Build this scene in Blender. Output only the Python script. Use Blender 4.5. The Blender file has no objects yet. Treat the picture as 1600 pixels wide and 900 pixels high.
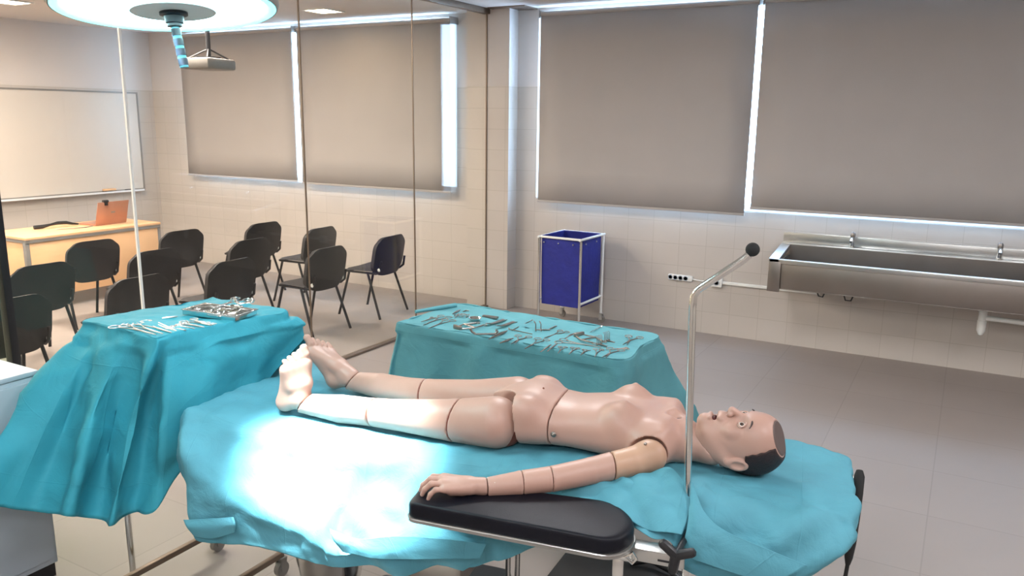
import bpy, bmesh, math, random
import numpy as np
from mathutils import Vector, Matrix, noise
from math import sin, cos, pi, radians, sqrt, atan2
random.seed(7)
SC = bpy.context.scene
COL = SC.collection
V = Vector

# ------------------------------------------------------------------ camera
F = 1251.16; CAMH = 1.9
_p, _r, _yaw = 0.208074, 0.0115254, 0.5158033
fw = V((-sin(_yaw)*cos(_p), cos(_yaw)*cos(_p), -sin(_p)))
rt0 = fw.cross(V((0, 0, 1))).normalized(); up0 = rt0.cross(fw)
rt = rt0*cos(_r) + up0*sin(_r); up = -rt0*sin(_r) + up0*cos(_r)
cam = bpy.data.cameras.new('camera'); cam_o = bpy.data.objects.new('camera', cam); COL.objects.link(cam_o)
m = Matrix((rt, up, -fw)).transposed().to_4x4(); m.translation = V((0, 0, CAMH))
cam_o.matrix_world = m
cam.sensor_width = 36; cam.lens = F/1600*36; cam.clip_start = .02
SC.camera = cam_o

def ray(px, py): return fw + rt*((px-800)/F) + up*((450-py)/F)
def on_z(px, py, z):
    d = ray(px, py); t = (z-CAMH)/d.z
    return V((d.x*t, d.y*t, z))

# ------------------------------------------------------------------ materials
def lin(c):
    return tuple(((x/255)/12.92 if x/255 <= .04045 else ((x/255+.055)/1.055)**2.4) for x in c) + (1,)
MATS = {}
def nodes_of(m):
    m.use_nodes = True; nt = m.node_tree
    return nt, nt.nodes, nt.links, nt.nodes['Principled BSDF']
def mat(name, rgb, rough=.5, metal=0, var=.05, vscale=8, bump=0, bscale=60, spec=.5, emit=None, estr=0, coat=0, trans=0):
    m = bpy.data.materials.new(name); nt, N, L, P = nodes_of(m)
    c = lin(rgb)
    tc = N.new('ShaderNodeTexCoord'); nz = N.new('ShaderNodeTexNoise'); nz.inputs['Scale'].default_value = vscale
    nz.inputs['Detail'].default_value = 4
    L.new(tc.outputs['Object'], nz.inputs['Vector'])
    rp = N.new('ShaderNodeValToRGB')
    rp.color_ramp.elements[0].position = .3; rp.color_ramp.elements[1].position = .7
    rp.color_ramp.elements[0].color = tuple(x*(1-var) for x in c[:3])+(1,)
    rp.color_ramp.elements[1].color = tuple(min(1, x*(1+var)) for x in c[:3])+(1,)
    L.new(nz.outputs['Fac'], rp.inputs['Fac']); L.new(rp.outputs['Color'], P.inputs['Base Color'])
    P.inputs['Roughness'].default_value = rough; P.inputs['Metallic'].default_value = metal
    P.inputs['Specular IOR Level'].default_value = spec
    P.inputs['Coat Weight'].default_value = coat
    if emit:
        P.inputs['Emission Color'].default_value = lin(emit); P.inputs['Emission Strength'].default_value = estr
    if bump:
        n2 = N.new('ShaderNodeTexNoise'); n2.inputs['Scale'].default_value = bscale; n2.inputs['Detail'].default_value = 6
        L.new(tc.outputs['Object'], n2.inputs['Vector'])
        b = N.new('ShaderNodeBump'); b.inputs['Strength'].default_value = bump; b.inputs['Distance'].default_value = .01
        L.new(n2.outputs['Fac'], b.inputs['Height']); L.new(b.outputs['Normal'], P.inputs['Normal'])
    if trans:
        out = N['Material Output']; t = N.new('ShaderNodeBsdfTranslucent'); L.new(rp.outputs['Color'], t.inputs['Color'])
        mx = N.new('ShaderNodeMixShader'); mx.inputs[0].default_value = trans
        L.new(P.outputs[0], mx.inputs[1]); L.new(t.outputs[0], mx.inputs[2]); L.new(mx.outputs[0], out.inputs['Surface'])
    MATS[name] = m
    return m

def tile_mat(name, axis, low, high, split, tw, th, grout, rough=.35, gw=.004):
    """wall: paint above height `split`, glazed tiles below; axis 'x' or 'y' runs along the wall"""
    m = bpy.data.materials.new(name); nt, N, L, P = nodes_of(m)
    g = N.new('ShaderNodeNewGeometry'); s = N.new('ShaderNodeSeparateXYZ'); L.new(g.outputs['Position'], s.inputs[0])
    cb = N.new('ShaderNodeCombineXYZ'); L.new(s.outputs['X' if axis == 'x' else 'Y'], cb.inputs['X'])
    L.new(s.outputs['Z' if split is not None else 'Y'], cb.inputs['Y'])
    b = N.new('ShaderNodeTexBrick'); L.new(cb.outputs[0], b.inputs['Vector'])
    b.offset = 0; b.squash = 1
    b.inputs['Scale'].default_value = 1; b.inputs['Brick Width'].default_value = tw; b.inputs['Row Height'].default_value = th
    b.inputs['Mortar Size'].default_value = gw; b.inputs['Mortar Smooth'].default_value = .3
    l = lin(low); b.inputs['Color1'].default_value = l; b.inputs['Color2'].default_value = tuple(x*.96 for x in l[:3])+(1,)
    b.inputs['Mortar'].default_value = lin(grout)
    nz = N.new('ShaderNodeTexNoise'); nz.inputs['Scale'].default_value = 2.2; nz.inputs['Detail'].default_value = 5
    L.new(g.outputs['Position'], nz.inputs['Vector'])
    mr = N.new('ShaderNodeMapRange'); mr.inputs['To Min'].default_value = .93; mr.inputs['To Max'].default_value = 1.07
    L.new(nz.outputs['Fac'], mr.inputs['Value'])
    mul = N.new('ShaderNodeMix'); mul.data_type = 'RGBA'; mul.blend_type = 'MULTIPLY'; mul.inputs['Factor'].default_value = 1
    if split is not None:
        gt = N.new('ShaderNodeMath'); gt.operation = 'GREATER_THAN'; gt.inputs[1].default_value = split; L.new(s.outputs['Z'], gt.inputs[0])
        mx = N.new('ShaderNodeMix'); mx.data_type = 'RGBA'; L.new(gt.outputs[0], mx.inputs['Factor'])
        L.new(b.outputs['Color'], mx.inputs[6]); mx.inputs[7].default_value = lin(high)
        L.new(mx.outputs[2], mul.inputs[6])
        rr = N.new('ShaderNodeMapRange'); rr.inputs['To Min'].default_value = rough; rr.inputs['To Max'].default_value = .8
        L.new(gt.outputs[0], rr.inputs['Value']); L.new(rr.outputs[0], P.inputs['Roughness'])
    else:
        L.new(b.outputs['Color'], mul.inputs[6]); P.inputs['Roughness'].default_value = rough
    L.new(mr.outputs[0], mul.inputs[7]); L.new(mul.outputs[2], P.inputs['Base Color'])
    MATS[name] = m
    return m

WALLT = (196, 188, 180)
tile_mat('wall_x', 'x', WALLT, (206, 200, 196), 2.21, .25, .2, (178, 170, 160), gw=.0025)
tile_mat('wall_y', 'y', WALLT, (206, 200, 196), 2.21, .25, .2, (178, 170, 160), gw=.0025)
tile_mat('floor', 'x', (152, 142, 136), None, None, .6, .6, (140, 131, 125), rough=.5, gw=.004)
mat('ceiling', (208, 202, 198), .9, var=.02)
mat('blind', (175, 170, 167), .95, var=.02, vscale=3, bump=.15, bscale=300)
mat('white_paint', (225, 228, 230), .45, var=.02)
mat('plastic_white', (232, 232, 228), .35, var=.02)
mat('steel', (200, 200, 198), .28, 1, var=.06)
mat('steel_dark', (150, 142, 136), .38, 1, var=.08, vscale=3)
mat('steel_bright', (225, 225, 223), .14, 1, var=.03)
mat('alu_brown', (128, 112, 98), .45, .6, var=.05)
mat('black', (26, 26, 30), .42, var=.15, vscale=20, bump=.1)
mat('vinyl', (14, 15, 24), .42, var=.15, vscale=20, bump=.12, bscale=400, spec=.22)
mat('rubber', (30, 30, 31), .8, var=.1)
mat('chair_fabric', (58, 56, 57), .9, var=.15, vscale=60, bump=.3, bscale=500)
mat('chair_shell', (38, 38, 40), .45, var=.1)
mat('blue_bag', (30, 38, 128), .75, var=.1, vscale=12, bump=.35, bscale=30)
mat('wood', (226, 182, 138), .5, var=.06, vscale=5)
mat('desk_grey', (140, 136, 132), .45, .3)
mat('laptop', (184, 134, 112), .4, .3)
mat('board_white', (204, 197, 188), .5, var=.01)
mat('cabinet', (170, 180, 190), .4, var=.02)
mat('skin', (184, 146, 132), .42, var=.035, vscale=7, bump=.03, bscale=120)
mat('skin_pale', (188, 150, 126), .42, var=.03, vscale=7)
mat('seam_dark', (120, 62, 46), .6)
mat('hair', (44, 25, 24), .5, var=.3, vscale=80, bump=.3, bscale=200)
mat('skull_cap', (96, 80, 76), .6)
mat('mouth', (70, 18, 16), .5)
mat('eye_white', (225, 215, 205), .2, var=.01)
mat('iris', (60, 38, 28), .2)
mat('tape', (120, 200, 205), .6, var=.2, vscale=80)
mat('lamp_glow', (255, 255, 255), .5, emit=(196, 250, 255), estr=16)
mat('lamp_ring', (200, 240, 240), .3, emit=(110, 225, 235), estr=1.6)
mat('lamp_grey', (205, 212, 212), .45)
mat('lamp_housing', (140, 134, 128), .5)
mat('grip_cyan', (70, 135, 148), .4)
mat('grip_navy', (6, 18, 30), .35)
mat('panel_warm', (255, 240, 220), .5, emit=(255, 226, 190), estr=14)
mat('panel_cool_added', (255, 255, 255), .5, emit=(255, 244, 236), estr=3)
mat('vent', (130, 116, 108), .6, .2)

def cloth(name, rgb, trans, rough, foldw=.23):
    m = mat(name, rgb, rough, var=.1, vscale=5, trans=trans, spec=.35)
    nt, N, L, P = nodes_of(m)
    tc = N.new('ShaderNodeTexCoord')
    w = N.new('ShaderNodeTexNoise'); w.inputs['Scale'].default_value = 260; w.inputs['Detail'].default_value = 3
    L.new(tc.outputs['Object'], w.inputs['Vector'])
    w2 = N.new('ShaderNodeTexNoise'); w2.inputs['Scale'].default_value = 9; w2.inputs['Detail'].default_value = 5; w2.inputs['Distortion'].default_value = 1.2
    L.new(tc.outputs['Object'], w2.inputs['Vector'])
    # pressed packing folds: a grid of narrow ridges in the sheet's own UV
    uv = N.new('ShaderNodeUVMap'); sp = N.new('ShaderNodeSeparateXYZ'); L.new(uv.outputs[0], sp.inputs[0])
    acc = None
    for ax in 'XY':
        a = N.new('ShaderNodeMath'); a.operation = 'PINGPONG'; a.inputs[1].default_value = foldw/2; L.new(sp.outputs[ax], a.inputs[0])
        c = N.new('ShaderNodeMapRange'); c.inputs['From Min'].default_value = 0; c.inputs['From Max'].default_value = .0035
        c.inputs['To Min'].default_value = 1; c.inputs['To Max'].default_value = 0; L.new(a.outputs[0], c.inputs['Value'])
        if acc is None: acc = c
        else:
            mx = N.new('ShaderNodeMath'); mx.operation = 'MAXIMUM'; L.new(acc.outputs[0], mx.inputs[0]); L.new(c.outputs[0], mx.inputs[1]); acc = mx
    b0 = N.new('ShaderNodeBump'); b0.inputs['Strength'].default_value = .35; b0.inputs['Distance'].default_value = .02; L.new(w2.outputs['Fac'], b0.inputs['Height'])
    b1 = N.new('ShaderNodeBump'); b1.inputs['Strength'].default_value = .3; b1.inputs['Distance'].default_value = .003; L.new(acc.outputs[0], b1.inputs['Height']); L.new(b0.outputs[0], b1.inputs['Normal'])
    b2 = N.new('ShaderNodeBump'); b2.inputs['Strength'].default_value = .2; b2.inputs['Distance'].default_value = .002; L.new(w.outputs['Fac'], b2.inputs['Height']); L.new(b1.outputs[0], b2.inputs['Normal'])
    L.new(b2.outputs[0], P.inputs['Normal'])
    return m
cloth('drape', (90, 158, 176), .12, .7)
cloth('drape_stand', (58, 158, 178), .12, .65)
cloth('drape_b', (96, 160, 170), .15, .75)
cloth('drape_shiny', (20, 160, 170), .1, .22)

def glass_mat(name, tint, refl=1.0):
    m = bpy.data.materials.new(name); m.use_nodes = True; nt = m.node_tree; N = nt.nodes; L = nt.links
    N.remove(N['Principled BSDF']); out = N['Material Output']
    t = N.new('ShaderNodeBsdfTransparent'); t.inputs['Color'].default_value = tint
    g = N.new('ShaderNodeBsdfGlossy'); g.inputs['Roughness'].default_value = .01; g.inputs['Color'].default_value = (refl, refl, refl, 1)
    fr = N.new('ShaderNodeFresnel'); ge = N.new('ShaderNodeNewGeometry'); mr = N.new('ShaderNodeMapRange')
    mr.inputs['To Min'].default_value = 1.5; mr.inputs['To Max'].default_value = 1/1.5    # the pane is thin: same reflectance on both faces
    L.new(ge.outputs['Backfacing'], mr.inputs['Value']); L.new(mr.outputs[0], fr.inputs['IOR'])
    nz = N.new('ShaderNodeTexNoise'); nz.inputs['Scale'].default_value = 1.5
    mx = N.new('ShaderNodeMixShader'); L.new(fr.outputs[0], mx.inputs[0]); L.new(t.outputs[0], mx.inputs[1]); L.new(g.outputs[0], mx.inputs[2])
    L.new(mx.outputs[0], out.inputs['Surface']); MATS[name] = m
    return m
glass_mat('glass', (.95, .96, .94, 1), .65)
glass_mat('glass_refl_green', (.80, .88, .80, 1))  # green reflections put into the tint of this pane

# ------------------------------------------------------------------ object helpers
def link(o, parent=None):
    COL.objects.link(o)
    if parent is not None: o.parent = parent
    return o
def tag(o, label=None, cat=None, group=None, kind=None):
    if label: o['label'] = label
    if cat: o['category'] = cat
    if group: o['group'] = group
    if kind: o['kind'] = kind
    return o
def thing(name, label, cat, loc=(0, 0, 0), rz=0, group=None):
    o = bpy.data.objects.new(name, None); o.empty_display_size = .1
    o.location = loc; o.rotation_euler = (0, 0, rz)
    link(o); return tag(o, label, cat, group)
def mesh_obj(name, vs, fs, material, parent=None, smooth=True, angle=38, loc=None, uvs=None):
    me = bpy.data.meshes.new(name); me.from_pydata([tuple(v) for v in vs], [], [tuple(f) for f in fs]); me.update()
    if uvs is not None:
        ul = me.uv_layers.new(name='UVMap')
        for lp in me.loops: ul.data[lp.index].uv = uvs[lp.vertex_index]
    bm = bmesh.new(); bm.from_mesh(me); bmesh.ops.recalc_face_normals(bm, faces=bm.faces); bm.to_mesh(me); bm.free()
    if smooth:
        me.shade_smooth()
        if angle: me.set_sharp_from_angle(angle=radians(angle))
    me.materials.append(MATS[material] if isinstance(material, str) else material)
    o = bpy.data.objects.new(name, me)
    if loc is not None: o.location = loc
    return link(o, parent)

class MB:
    def __init__(s): s.v = []; s.f = []; s.off = V((0, 0, 0))
    def add(s, vs, fs):
        n = len(s.v); s.v += [V(v) for v in vs]; s.f += [tuple(i+n for i in f) for f in fs]; return s
    def box(s, a, b, bev=0, M=None):
        a, b = V(a), V(b); c = (a+b)/2; d = b-a
        bm = bmesh.new(); bmesh.ops.create_cube(bm, size=1, matrix=Matrix.Diagonal((abs(d.x), abs(d.y), abs(d.z), 1)))
        if bev: bmesh.ops.bevel(bm, geom=bm.edges[:], offset=bev, segments=2, profile=.5, affect='EDGES')
        bm.verts.index_update(); vs = [v.co+c for v in bm.verts]; fs = [[v.index for v in f.verts] for f in bm.faces]; bm.free()
        if M is not None: vs = [M @ v for v in vs]
        return s.add(vs, fs)
    def tube(s, pts, r, n=12, closed=False, cap=True, ry=None):
        pts = [V(p) for p in pts]; k = len(pts); rs = r if isinstance(r, (list, tuple)) else [r]*k
        rings = []; prev = None
        for i, p in enumerate(pts):
            if closed: t = (pts[(i+1) % k]-pts[i-1])
            else: t = pts[min(i+1, k-1)]-pts[max(i-1, 0)]
            t = t.normalized() if t.length > 1e-9 else V((0, 0, 1))
            if prev is None:
                a = V((0, 0, 1)) if abs(t.z) < .9 else V((1, 0, 0)); nx = t.cross(a).normalized()
            else: nx = (prev-t*prev.dot(t)).normalized()
            prev = nx; ny = t.cross(nx)
            q = ry/r if (ry and not isinstance(r, (list, tuple))) else 1
            rings.append([p+nx*cos(2*pi*j/n)*rs[i]+ny*sin(2*pi*j/n)*rs[i]*q for j in range(n)])
        vs = [v for ring in rings for v in ring]; fs = []
        for i in range(k if closed else k-1):
            i2 = (i+1) % k
            for j in range(n): fs.append((i*n+j, i*n+(j+1) % n, i2*n+(j+1) % n, i2*n+j))
        if cap and not closed: fs.append(tuple(range(n))[::-1]); fs.append(tuple((k-1)*n+j for j in range(n)))
        return s.add(vs, fs)
    def lathe(s, prof, c=(0, 0, 0), n=32, ax=V((0, 0, 1)), cap=True):
        c = V(c); ax = V(ax).normalized(); a = V((1, 0, 0)) if abs(ax.x) < .9 else V((0, 1, 0))
        nx = ax.cross(a).normalized(); ny = ax.cross(nx); vs = []; fs = []; k = len(prof)
        for r, h in prof:
            for j in range(n): vs.append(c+ax*h+nx*cos(2*pi*j/n)*r+ny*sin(2*pi*j/n)*r)
        for i in range(k-1):
            for j in range(n): fs.append((i*n+j, i*n+(j+1) % n, (i+1)*n+(j+1) % n, (i+1)*n+j))
        if cap:
            if prof[0][0] > 1e-6: fs.append(tuple(range(n)))
            if prof[-1][0] > 1e-6: fs.append(tuple((k-1)*n+j for j in range(n)))
        return s.add(vs, fs)
    def ball(s, c, r, n=16, sc=(1, 1, 1)):
        bm = bmesh.new(); bmesh.ops.create_uvsphere(bm, u_segments=n, v_segments=max(6, n//2+2), radius=r)
        bm.verts.index_update()
        vs = [V((v.co.x*sc[0], v.co.y*sc[1], v.co.z*sc[2]))+V(c) for v in bm.verts]; fs = [[v.index for v in f.verts] for f in bm.faces]; bm.free()
        return s.add(vs, fs)
    def prism(s, poly, z0, z1):
        k = len(poly); vs = [(x, y, z0) for x, y in poly]+[(x, y, z1) for x, y in poly]
        fs = [tuple(range(k))[::-1], tuple(range(k, 2*k))]+[(i, (i+1) % k, k+(i+1) % k, k+i) for i in range(k)]
        return s.add(vs, fs)
    def build(s, name, material, parent=None, angle=38, smooth=True):
        return mesh_obj(name, [v-s.off for v in s.v], s.f, material, parent, smooth, angle)

def copy_tree(o, parent=None):
    c = o.copy(); COL.objects.link(c)
    if parent is not None: c.parent = parent
    for ch in [x for x in COL.objects if x.parent == o]: copy_tree(ch, c)
    return c

def struct(name, vs_fs, material, label=None):
    o = vs_fs.build(name, material, None, angle=30); o['kind'] = 'structure'; return o

# ------------------------------------------------------------------ room shell
WY, CZ, GX = 7.05, 2.93, -4.21          # window wall, ceiling, glass partition
XL, XR, YB = -9.45, 3.0, -2.6
b = MB(); b.box((XL-.2, YB-.2, -.1), (XR+.2, WY+.4, 0)); struct('floor', b, 'floor')
b = MB(); b.box((XL-.2, YB-.2, CZ), (XR+.2, WY+.4, CZ+.15)); struct('ceiling', b, 'ceiling')
b = MB(); b.box((XL-.2, YB-.2, 0), (XL, WY+.3, CZ)); struct('wall_left', b, 'wall_y')
b = MB(); b.box((XR, YB-.2, 0), (XR+.2, WY+.3, CZ)); struct('wall_right', b, 'wall_y')
b = MB(); b.box((XL, YB-.2, 0), (XR, YB, CZ)); struct('wall_near', b, 'wall_x')
# window wall with two long openings (classroom, operating room)
WT = .26; SILL = 1.13; HEAD = 2.90
openings = [(-8.74, -4.77), (-3.735, .76)]
b = MB()
b.box((XL, WY, 0), (XR, WY+WT, SILL)); b.box((XL, WY, HEAD), (XR, WY+WT, CZ))
xs = [XL]+[x for o in openings for x in o]+[XR]
for i in range(0, len(xs), 2): b.box((xs[i], WY, SILL), (xs[i+1], WY+WT, HEAD))
struct('wall_far', b, 'wall_x')
# pillars on the window wall
b = MB(); b.box((-4.44, WY-.17, 0), (-3.96, WY, CZ)); o = struct('trim_1', b, 'wall_x')
def window(name, x0, x1, mull):
    w = bpy.data.objects.new(name, None); link(w); w.location = (x0, WY+.1, SILL); w['kind'] = 'structure'
    f = MB(); t = .05; H = HEAD-SILL; W = x1-x0
    f.box((0, 0, 0), (W, .06, t)); f.box((0, 0, H-t), (W, .06, H)); f.box((0, 0, t), (t, .06, H-t)); f.box((W-t, 0, t), (W, .06, H-t))
    for mx in mull: f.box((mx-x0-.022, 0, t), (mx-x0+.022, .06, H-t))
    f.build('window_frame', 'white_paint', w)
    g = MB(); g.box((t, .028, t), (W-t, .034, H-t)); g.build('window_pane', 'glass', w)
    s = MB(); s.box((-0.0, -.10, -.001), (W, .0, .012)); s.build('window_sill', 'white_paint', w)
window('window_1', -8.74, -4.77, [-7.6, -5.7])
window('window_2', -3.735, .76, [-2.7, -.6])

# roller blinds
def blind(x0, x1, z0, label, z1=2.862, y=6.925):
    q_ = y/6.975; x0, x1, z0, z1 = x0*q_, x1*q_, CAMH+(z0-CAMH)*q_, CAMH+(z1-CAMH)*q_
    t = thing('roller_blind', label, 'blind', (x0, y, z0), 0, 'beige roller blinds over the windows')
    W, H = x1-x0, z1-z0
    s = MB(); n = 8
    vs = []; fs = []
    for i in range(n+1):
        for j in range(7):
            vs.append((W*i/n, .003*sin(i*1.3+j), .02+(H-.02)*j/6))
    for i in range(n):
        for j in range(6): a = i*7+j; fs.append((a, a+7, a+8, a+1))
    o = mesh_obj('fabric', vs, fs, 'blind', t); md = o.modifiers.new('t', 'SOLIDIFY'); md.thickness = .002
    bb = MB(); bb.box((-.002, -.010, 0), (W+.002, .008, .022), .003); bb.build('bottom_bar', 'blind', t)
    r = MB(); r.tube([(0, .012, H), (W, .012, H)], .024, 14); r.build('roller_tube', 'blind', t)
    for xx in (-.012, W+.002):
        k = MB(); k.box((xx, -.02, H-.035), (xx+.01, WY-y, H+.035), .002); k.build('bracket', 'desk_grey', t)
blind(-8.76, -6.855, 1.145, 'beige roller blind in the classroom, left of the bright gap')
blind(-6.785, -4.70, 1.13, 'beige roller blind in the classroom, right of the bright gap')
blind(-3.675, -1.665, 1.105, 'beige roller blind above the blue laundry hamper', 2.865)
blind(-1.615, .62, 1.165, 'beige roller blind above the long steel sink', 2.865)

# glass partition
def partition():
    P = bpy.data.objects.new('trim_2', None); link(P); P.location = (GX, 0, 0); P['kind'] = 'structure'
    b = MB(); b.box((-.035, .4, CZ-.05), (.035, WY-.17, CZ), .004); b.build('top_rail', 'alu_brown', P)
    b = MB(); b.box((-.03, .4, 0), (.03, WY-.17, .018), .003); b.build('floor_track', 'alu_brown', P)
    ys = [.4, 2.2, 2.96, 4.355, 5.675, WY-.175]
    for i in range(5):
        b = MB(); b.box((-.005, ys[i]+.004, .018), (.005, ys[i+1]-.004, CZ-.05)); b.build('glass_pane', 'glass_refl_green' if i == 0 else 'glass', P)
    b = MB(); b.box((-.007, 2.953, .018), (.007, 2.967, CZ-.05)); b.build('glass_edge', 'plastic_white', P)
    for y in ys[3:5]:
        b = MB(); b.box((-.0055, y-.004, .018), (.0055, y+.004, CZ-.05)); b.build('glass_joint', 'alu_brown', P)
    b = MB(); b.box((-.006, WY-.181, .018), (.006, WY-.171, CZ-.05)); b.build('glass_joint', 'alu_brown', P)
    b = MB(); b.box((-.03, 2.17, .018), (.03, 2.21, CZ-.05), .004); b.build('door_post', 'black', P)
partition()

# white low cabinet at the left edge
t = thing('low_cabinet', 'pale grey low cabinet at the left edge behind the draped instrument stand', 'cabinet', (-3.65, 1.27, 0))
b = MB(); b.box((-.5, -.45, .06), (.5, .45, .88), .006); b.build('body', 'cabinet', t)
b = MB(); b.box((-.49, -.44, 0), (.49, .44, .06)); b.build('plinth', 'black', t)
b = MB(); b.box((-.505, -.455, .88), (.505, .455, .90), .004); b.build('top', 'cabinet', t)
for i in (0, 1):
    b = MB(); b.box((.5, -.44+i*.44, .09), (.512, -.005+i*.44, .86), .003); d = b.build('door', 'cabinet', t)

# ceiling fittings
def ceil_panel(px, py, label, matn, s=.3, xy=None):
    c = on_z(px, py, CZ) if xy is None else V((xy[0], xy[1], CZ))
    t = thing('ceiling_light', label, 'ceiling light', (c.x, c.y, CZ-.012), 0, 'recessed ceiling panels')
    b = MB(); h = s/2; w = .02
    b.box((-h-w, -h-w, 0), (h+w, -h, .012)); b.box((-h-w, h, 0), (h+w, h+w, .012)); b.box((-h-w, -h, 0), (-h, h, .012)); b.box((h, -h, 0), (h+w, h, .012))
    b.build('frame', 'white_paint', t)
    b = MB(); b.box((-h, -h, .003), (h, h, .009)); b.build('diffuser', matn, t)
    return t
ceil_panel(505, 16, 'square lit ceiling panel seen through the glass near the middle', 'panel_warm', .26)
ceil_panel(14, 2, 'lit ceiling panel at the upper left corner', 'panel_warm', .26)
for k, (x, y) in enumerate([(-5.4, 4.3), (-8.4, 3.6), (-7.0, 1.6), (-6.9, 4.3), (-5.4, 1.8), (-8.4, .6)]):  # unseen panels, added to light the classroom
    o = ceil_panel(0, 0, 'added warm ceiling panel out of view, lighting the classroom', 'panel_warm', .5, (x, y)); o['group'] = 'added unseen classroom ceiling panels'
for x, y in [(-1.6, .3), (.9, 1.2), (1.6, 3.4), (-.2, -1.2), (-1.9, 4.0)]:  # out-of-view panels added to brighten the operating room
    o = ceil_panel(0, 0, 'added large cool ceiling panel out of view, lighting the operating room', 'panel_cool_added', .6, (x, y)); o['group'] = 'added unseen operating room ceiling panels'
c = on_z(808, 13, CZ)
t = thing('ceiling_vent', 'square brownish ceiling vent above the pillar', 'vent', (c.x-.02, c.y-.05, CZ-.01))
b = MB(); b.box((-.2, -.13, 0), (.2, -.11, .01)); b.box((-.2, .11, 0), (.2, .13, .01)); b.box((-.2, -.11, 0), (-.18, .11, .01)); b.box((.18, -.11, 0), (.2, .11, .01)); b.build('frame', 'alu_brown', t)
b = MB()
for i in range(8): b.box((-.178, -.105+i*.027, .002), (.178, -.09+i*.027, .009))
b.build('grille', 'vent', t)

# ------------------------------------------------------------------ classroom furniture
def chair_proto():
    t = thing('stacking_chair', 'x', 'chair')
    # seat
    vs = []; fs = []; n = 10
    for side in (0, 1):
        for i in range(n+1):
            for j in range(n+1):
                u = i/n*2-1; w = j/n*2-1
                x = u*sqrt(1-w*w*.22)*.205; y = w*sqrt(1-u*u*.18)*.235
                z = .445+.012*w*w-.02*max(0, u)**3 + (.028*(1-max(abs(u), abs(w))**6) if side else 0)
                vs.append((x, y, z))
    m1 = (n+1)**2
    for i in range(n):
        for j in range(n):
            a = i*(n+1)+j; fs.append((a, a+1, a+n+2, a+n+1)); fs.append((m1+a, m1+a+n+1, m1+a+n+2, m1+a+1))
    ring = [i*(n+1) for i in range(n+1)]+[n*(n+1)+j for j in range(1, n+1)]+[i*(n+1)+n for i in range(n-1, -1, -1)]+[j for j in range(n-1, 0, -1)]
    for k in range(len(ring)): a, c_ = ring[k], ring[(k+1) % len(ring)]; fs.append((a, c_, m1+c_, m1+a))
    mesh_obj('seat', vs, fs, 'chair_fabric', t)
    def back(th0, th1, name, mt, grow=0, parent=None):
        vs = []; fs = []; n = 16
        for side in (0, 1):
            for i in range(n+1):
                for j in range(n+1):
                    u = i/n*2-1; w = j/n*2-1
                    y = u*sqrt(1-w**6*.34)*(.242+grow); zz = w*sqrt(1-u**6*.42)*(.185+grow)
                    x = -.205-.028*(w+1)+.035*u*u - (th1 if side else th0)
                    vs.append((x, y, .597+zz))
        m1 = (n+1)**2
        for i in range(n):
            for j in range(n):
                a = i*(n+1)+j; fs.append((a, a+1, a+n+2, a+n+1)); fs.append((m1+a, m1+a+n+1, m1+a+n+2, m1+a+1))
        ring = [i*(n+1) for i in range(n+1)]+[n*(n+1)+j for j in range(1, n+1)]+[i*(n+1)+n for i in range(n-1, -1, -1)]+[j for j in range(n-1, 0, -1)]
        for k in range(len(ring)): a, c_ = ring[k], ring[(k+1) % len(ring)]; fs.append((a, c_, m1+c_, m1+a))
        return mesh_obj(name, vs, fs, mt, parent)
    bk = back(-.028, .0, 'backrest', 'chair_fabric', 0, t)
    back(.0005, .012, 'back_shell', 'chair_shell', .006, bk)
    f = MB()
    for sy in (-1, 1):
        f.tube([(.17, sy*.2, .435), (-.19, sy*.2, .435), (-.235, sy*.2, .47), (-.25, sy*.2, .56)], .011, 10)
    f.tube([(.15, -.2, .432), (.15, .2, .432)], .009, 8); f.tube([(-.13, -.2, .432), (-.13, .2, .432)], .009, 8)
    f.build('seat_frame', 'black', t)
    for sy in (-1, 1):
        l = MB(); l.tube([(.16, sy*.205, .44), (.12, sy*.212, .43), (.24, sy*.235, .0)][1:], .0125, 10); l.build('leg', 'black', t)
        l = MB(); l.tube([(-.10, sy*.212, .43), (-.25, sy*.24, .0)], .0125, 10); l.build('leg', 'black', t)
        l = MB(); l.ball((-.225, sy*.205, .475), .018, 10, (1, .7, 1)); l.build('bracket_cap', 'plastic_white', t)
    return t
proto = chair_proto()
chairs = [(612, 370, 'dark chair nearest the pillar, rightmost in the back row of the classroom', 4),
 (515, 388, 'dark chair in front of the rightmost chair, seen whole behind the glass', 0),
 (503, 357, 'dark chair directly behind the one seen whole, between it and the window wall', 3),
 (415, 349, 'farthest dark chair, under the left classroom blind', 0),
 (395, 375, 'dark chair in front of the farthest chair, its back overlapping it', 0),
 (365, 408, 'dark chair just above the instrument tray of the draped stand', 2),
 (288, 361, 'dark chair beside the right end of the wooden desk', -2),
 (245, 392, 'dark chair in front of the desk end, crossed by the white glass edge', 0),
 (220, 434, 'dark chair with its back rising just above the draped instrument stand', 0),
 (150, 377, 'dark chair standing before the middle of the wooden desk front', -3),
 (70, 414, 'large looking dark chair before the left end of the wooden desk', -2),
 (22, 467, 'dark chair partly cut by the black door post at the left edge', -3)]
for i, (px, py, lab, rr) in enumerate(chairs):
    p = on_z(px, py, .775)
    o = proto if i == 0 else copy_tree(proto)
    o.location = (p.x-.25, p.y, 0); o.rotation_euler = (0, 0, pi+radians(rr)); o['label'] = lab; o['group'] = 'rows of dark stacking chairs'

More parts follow.
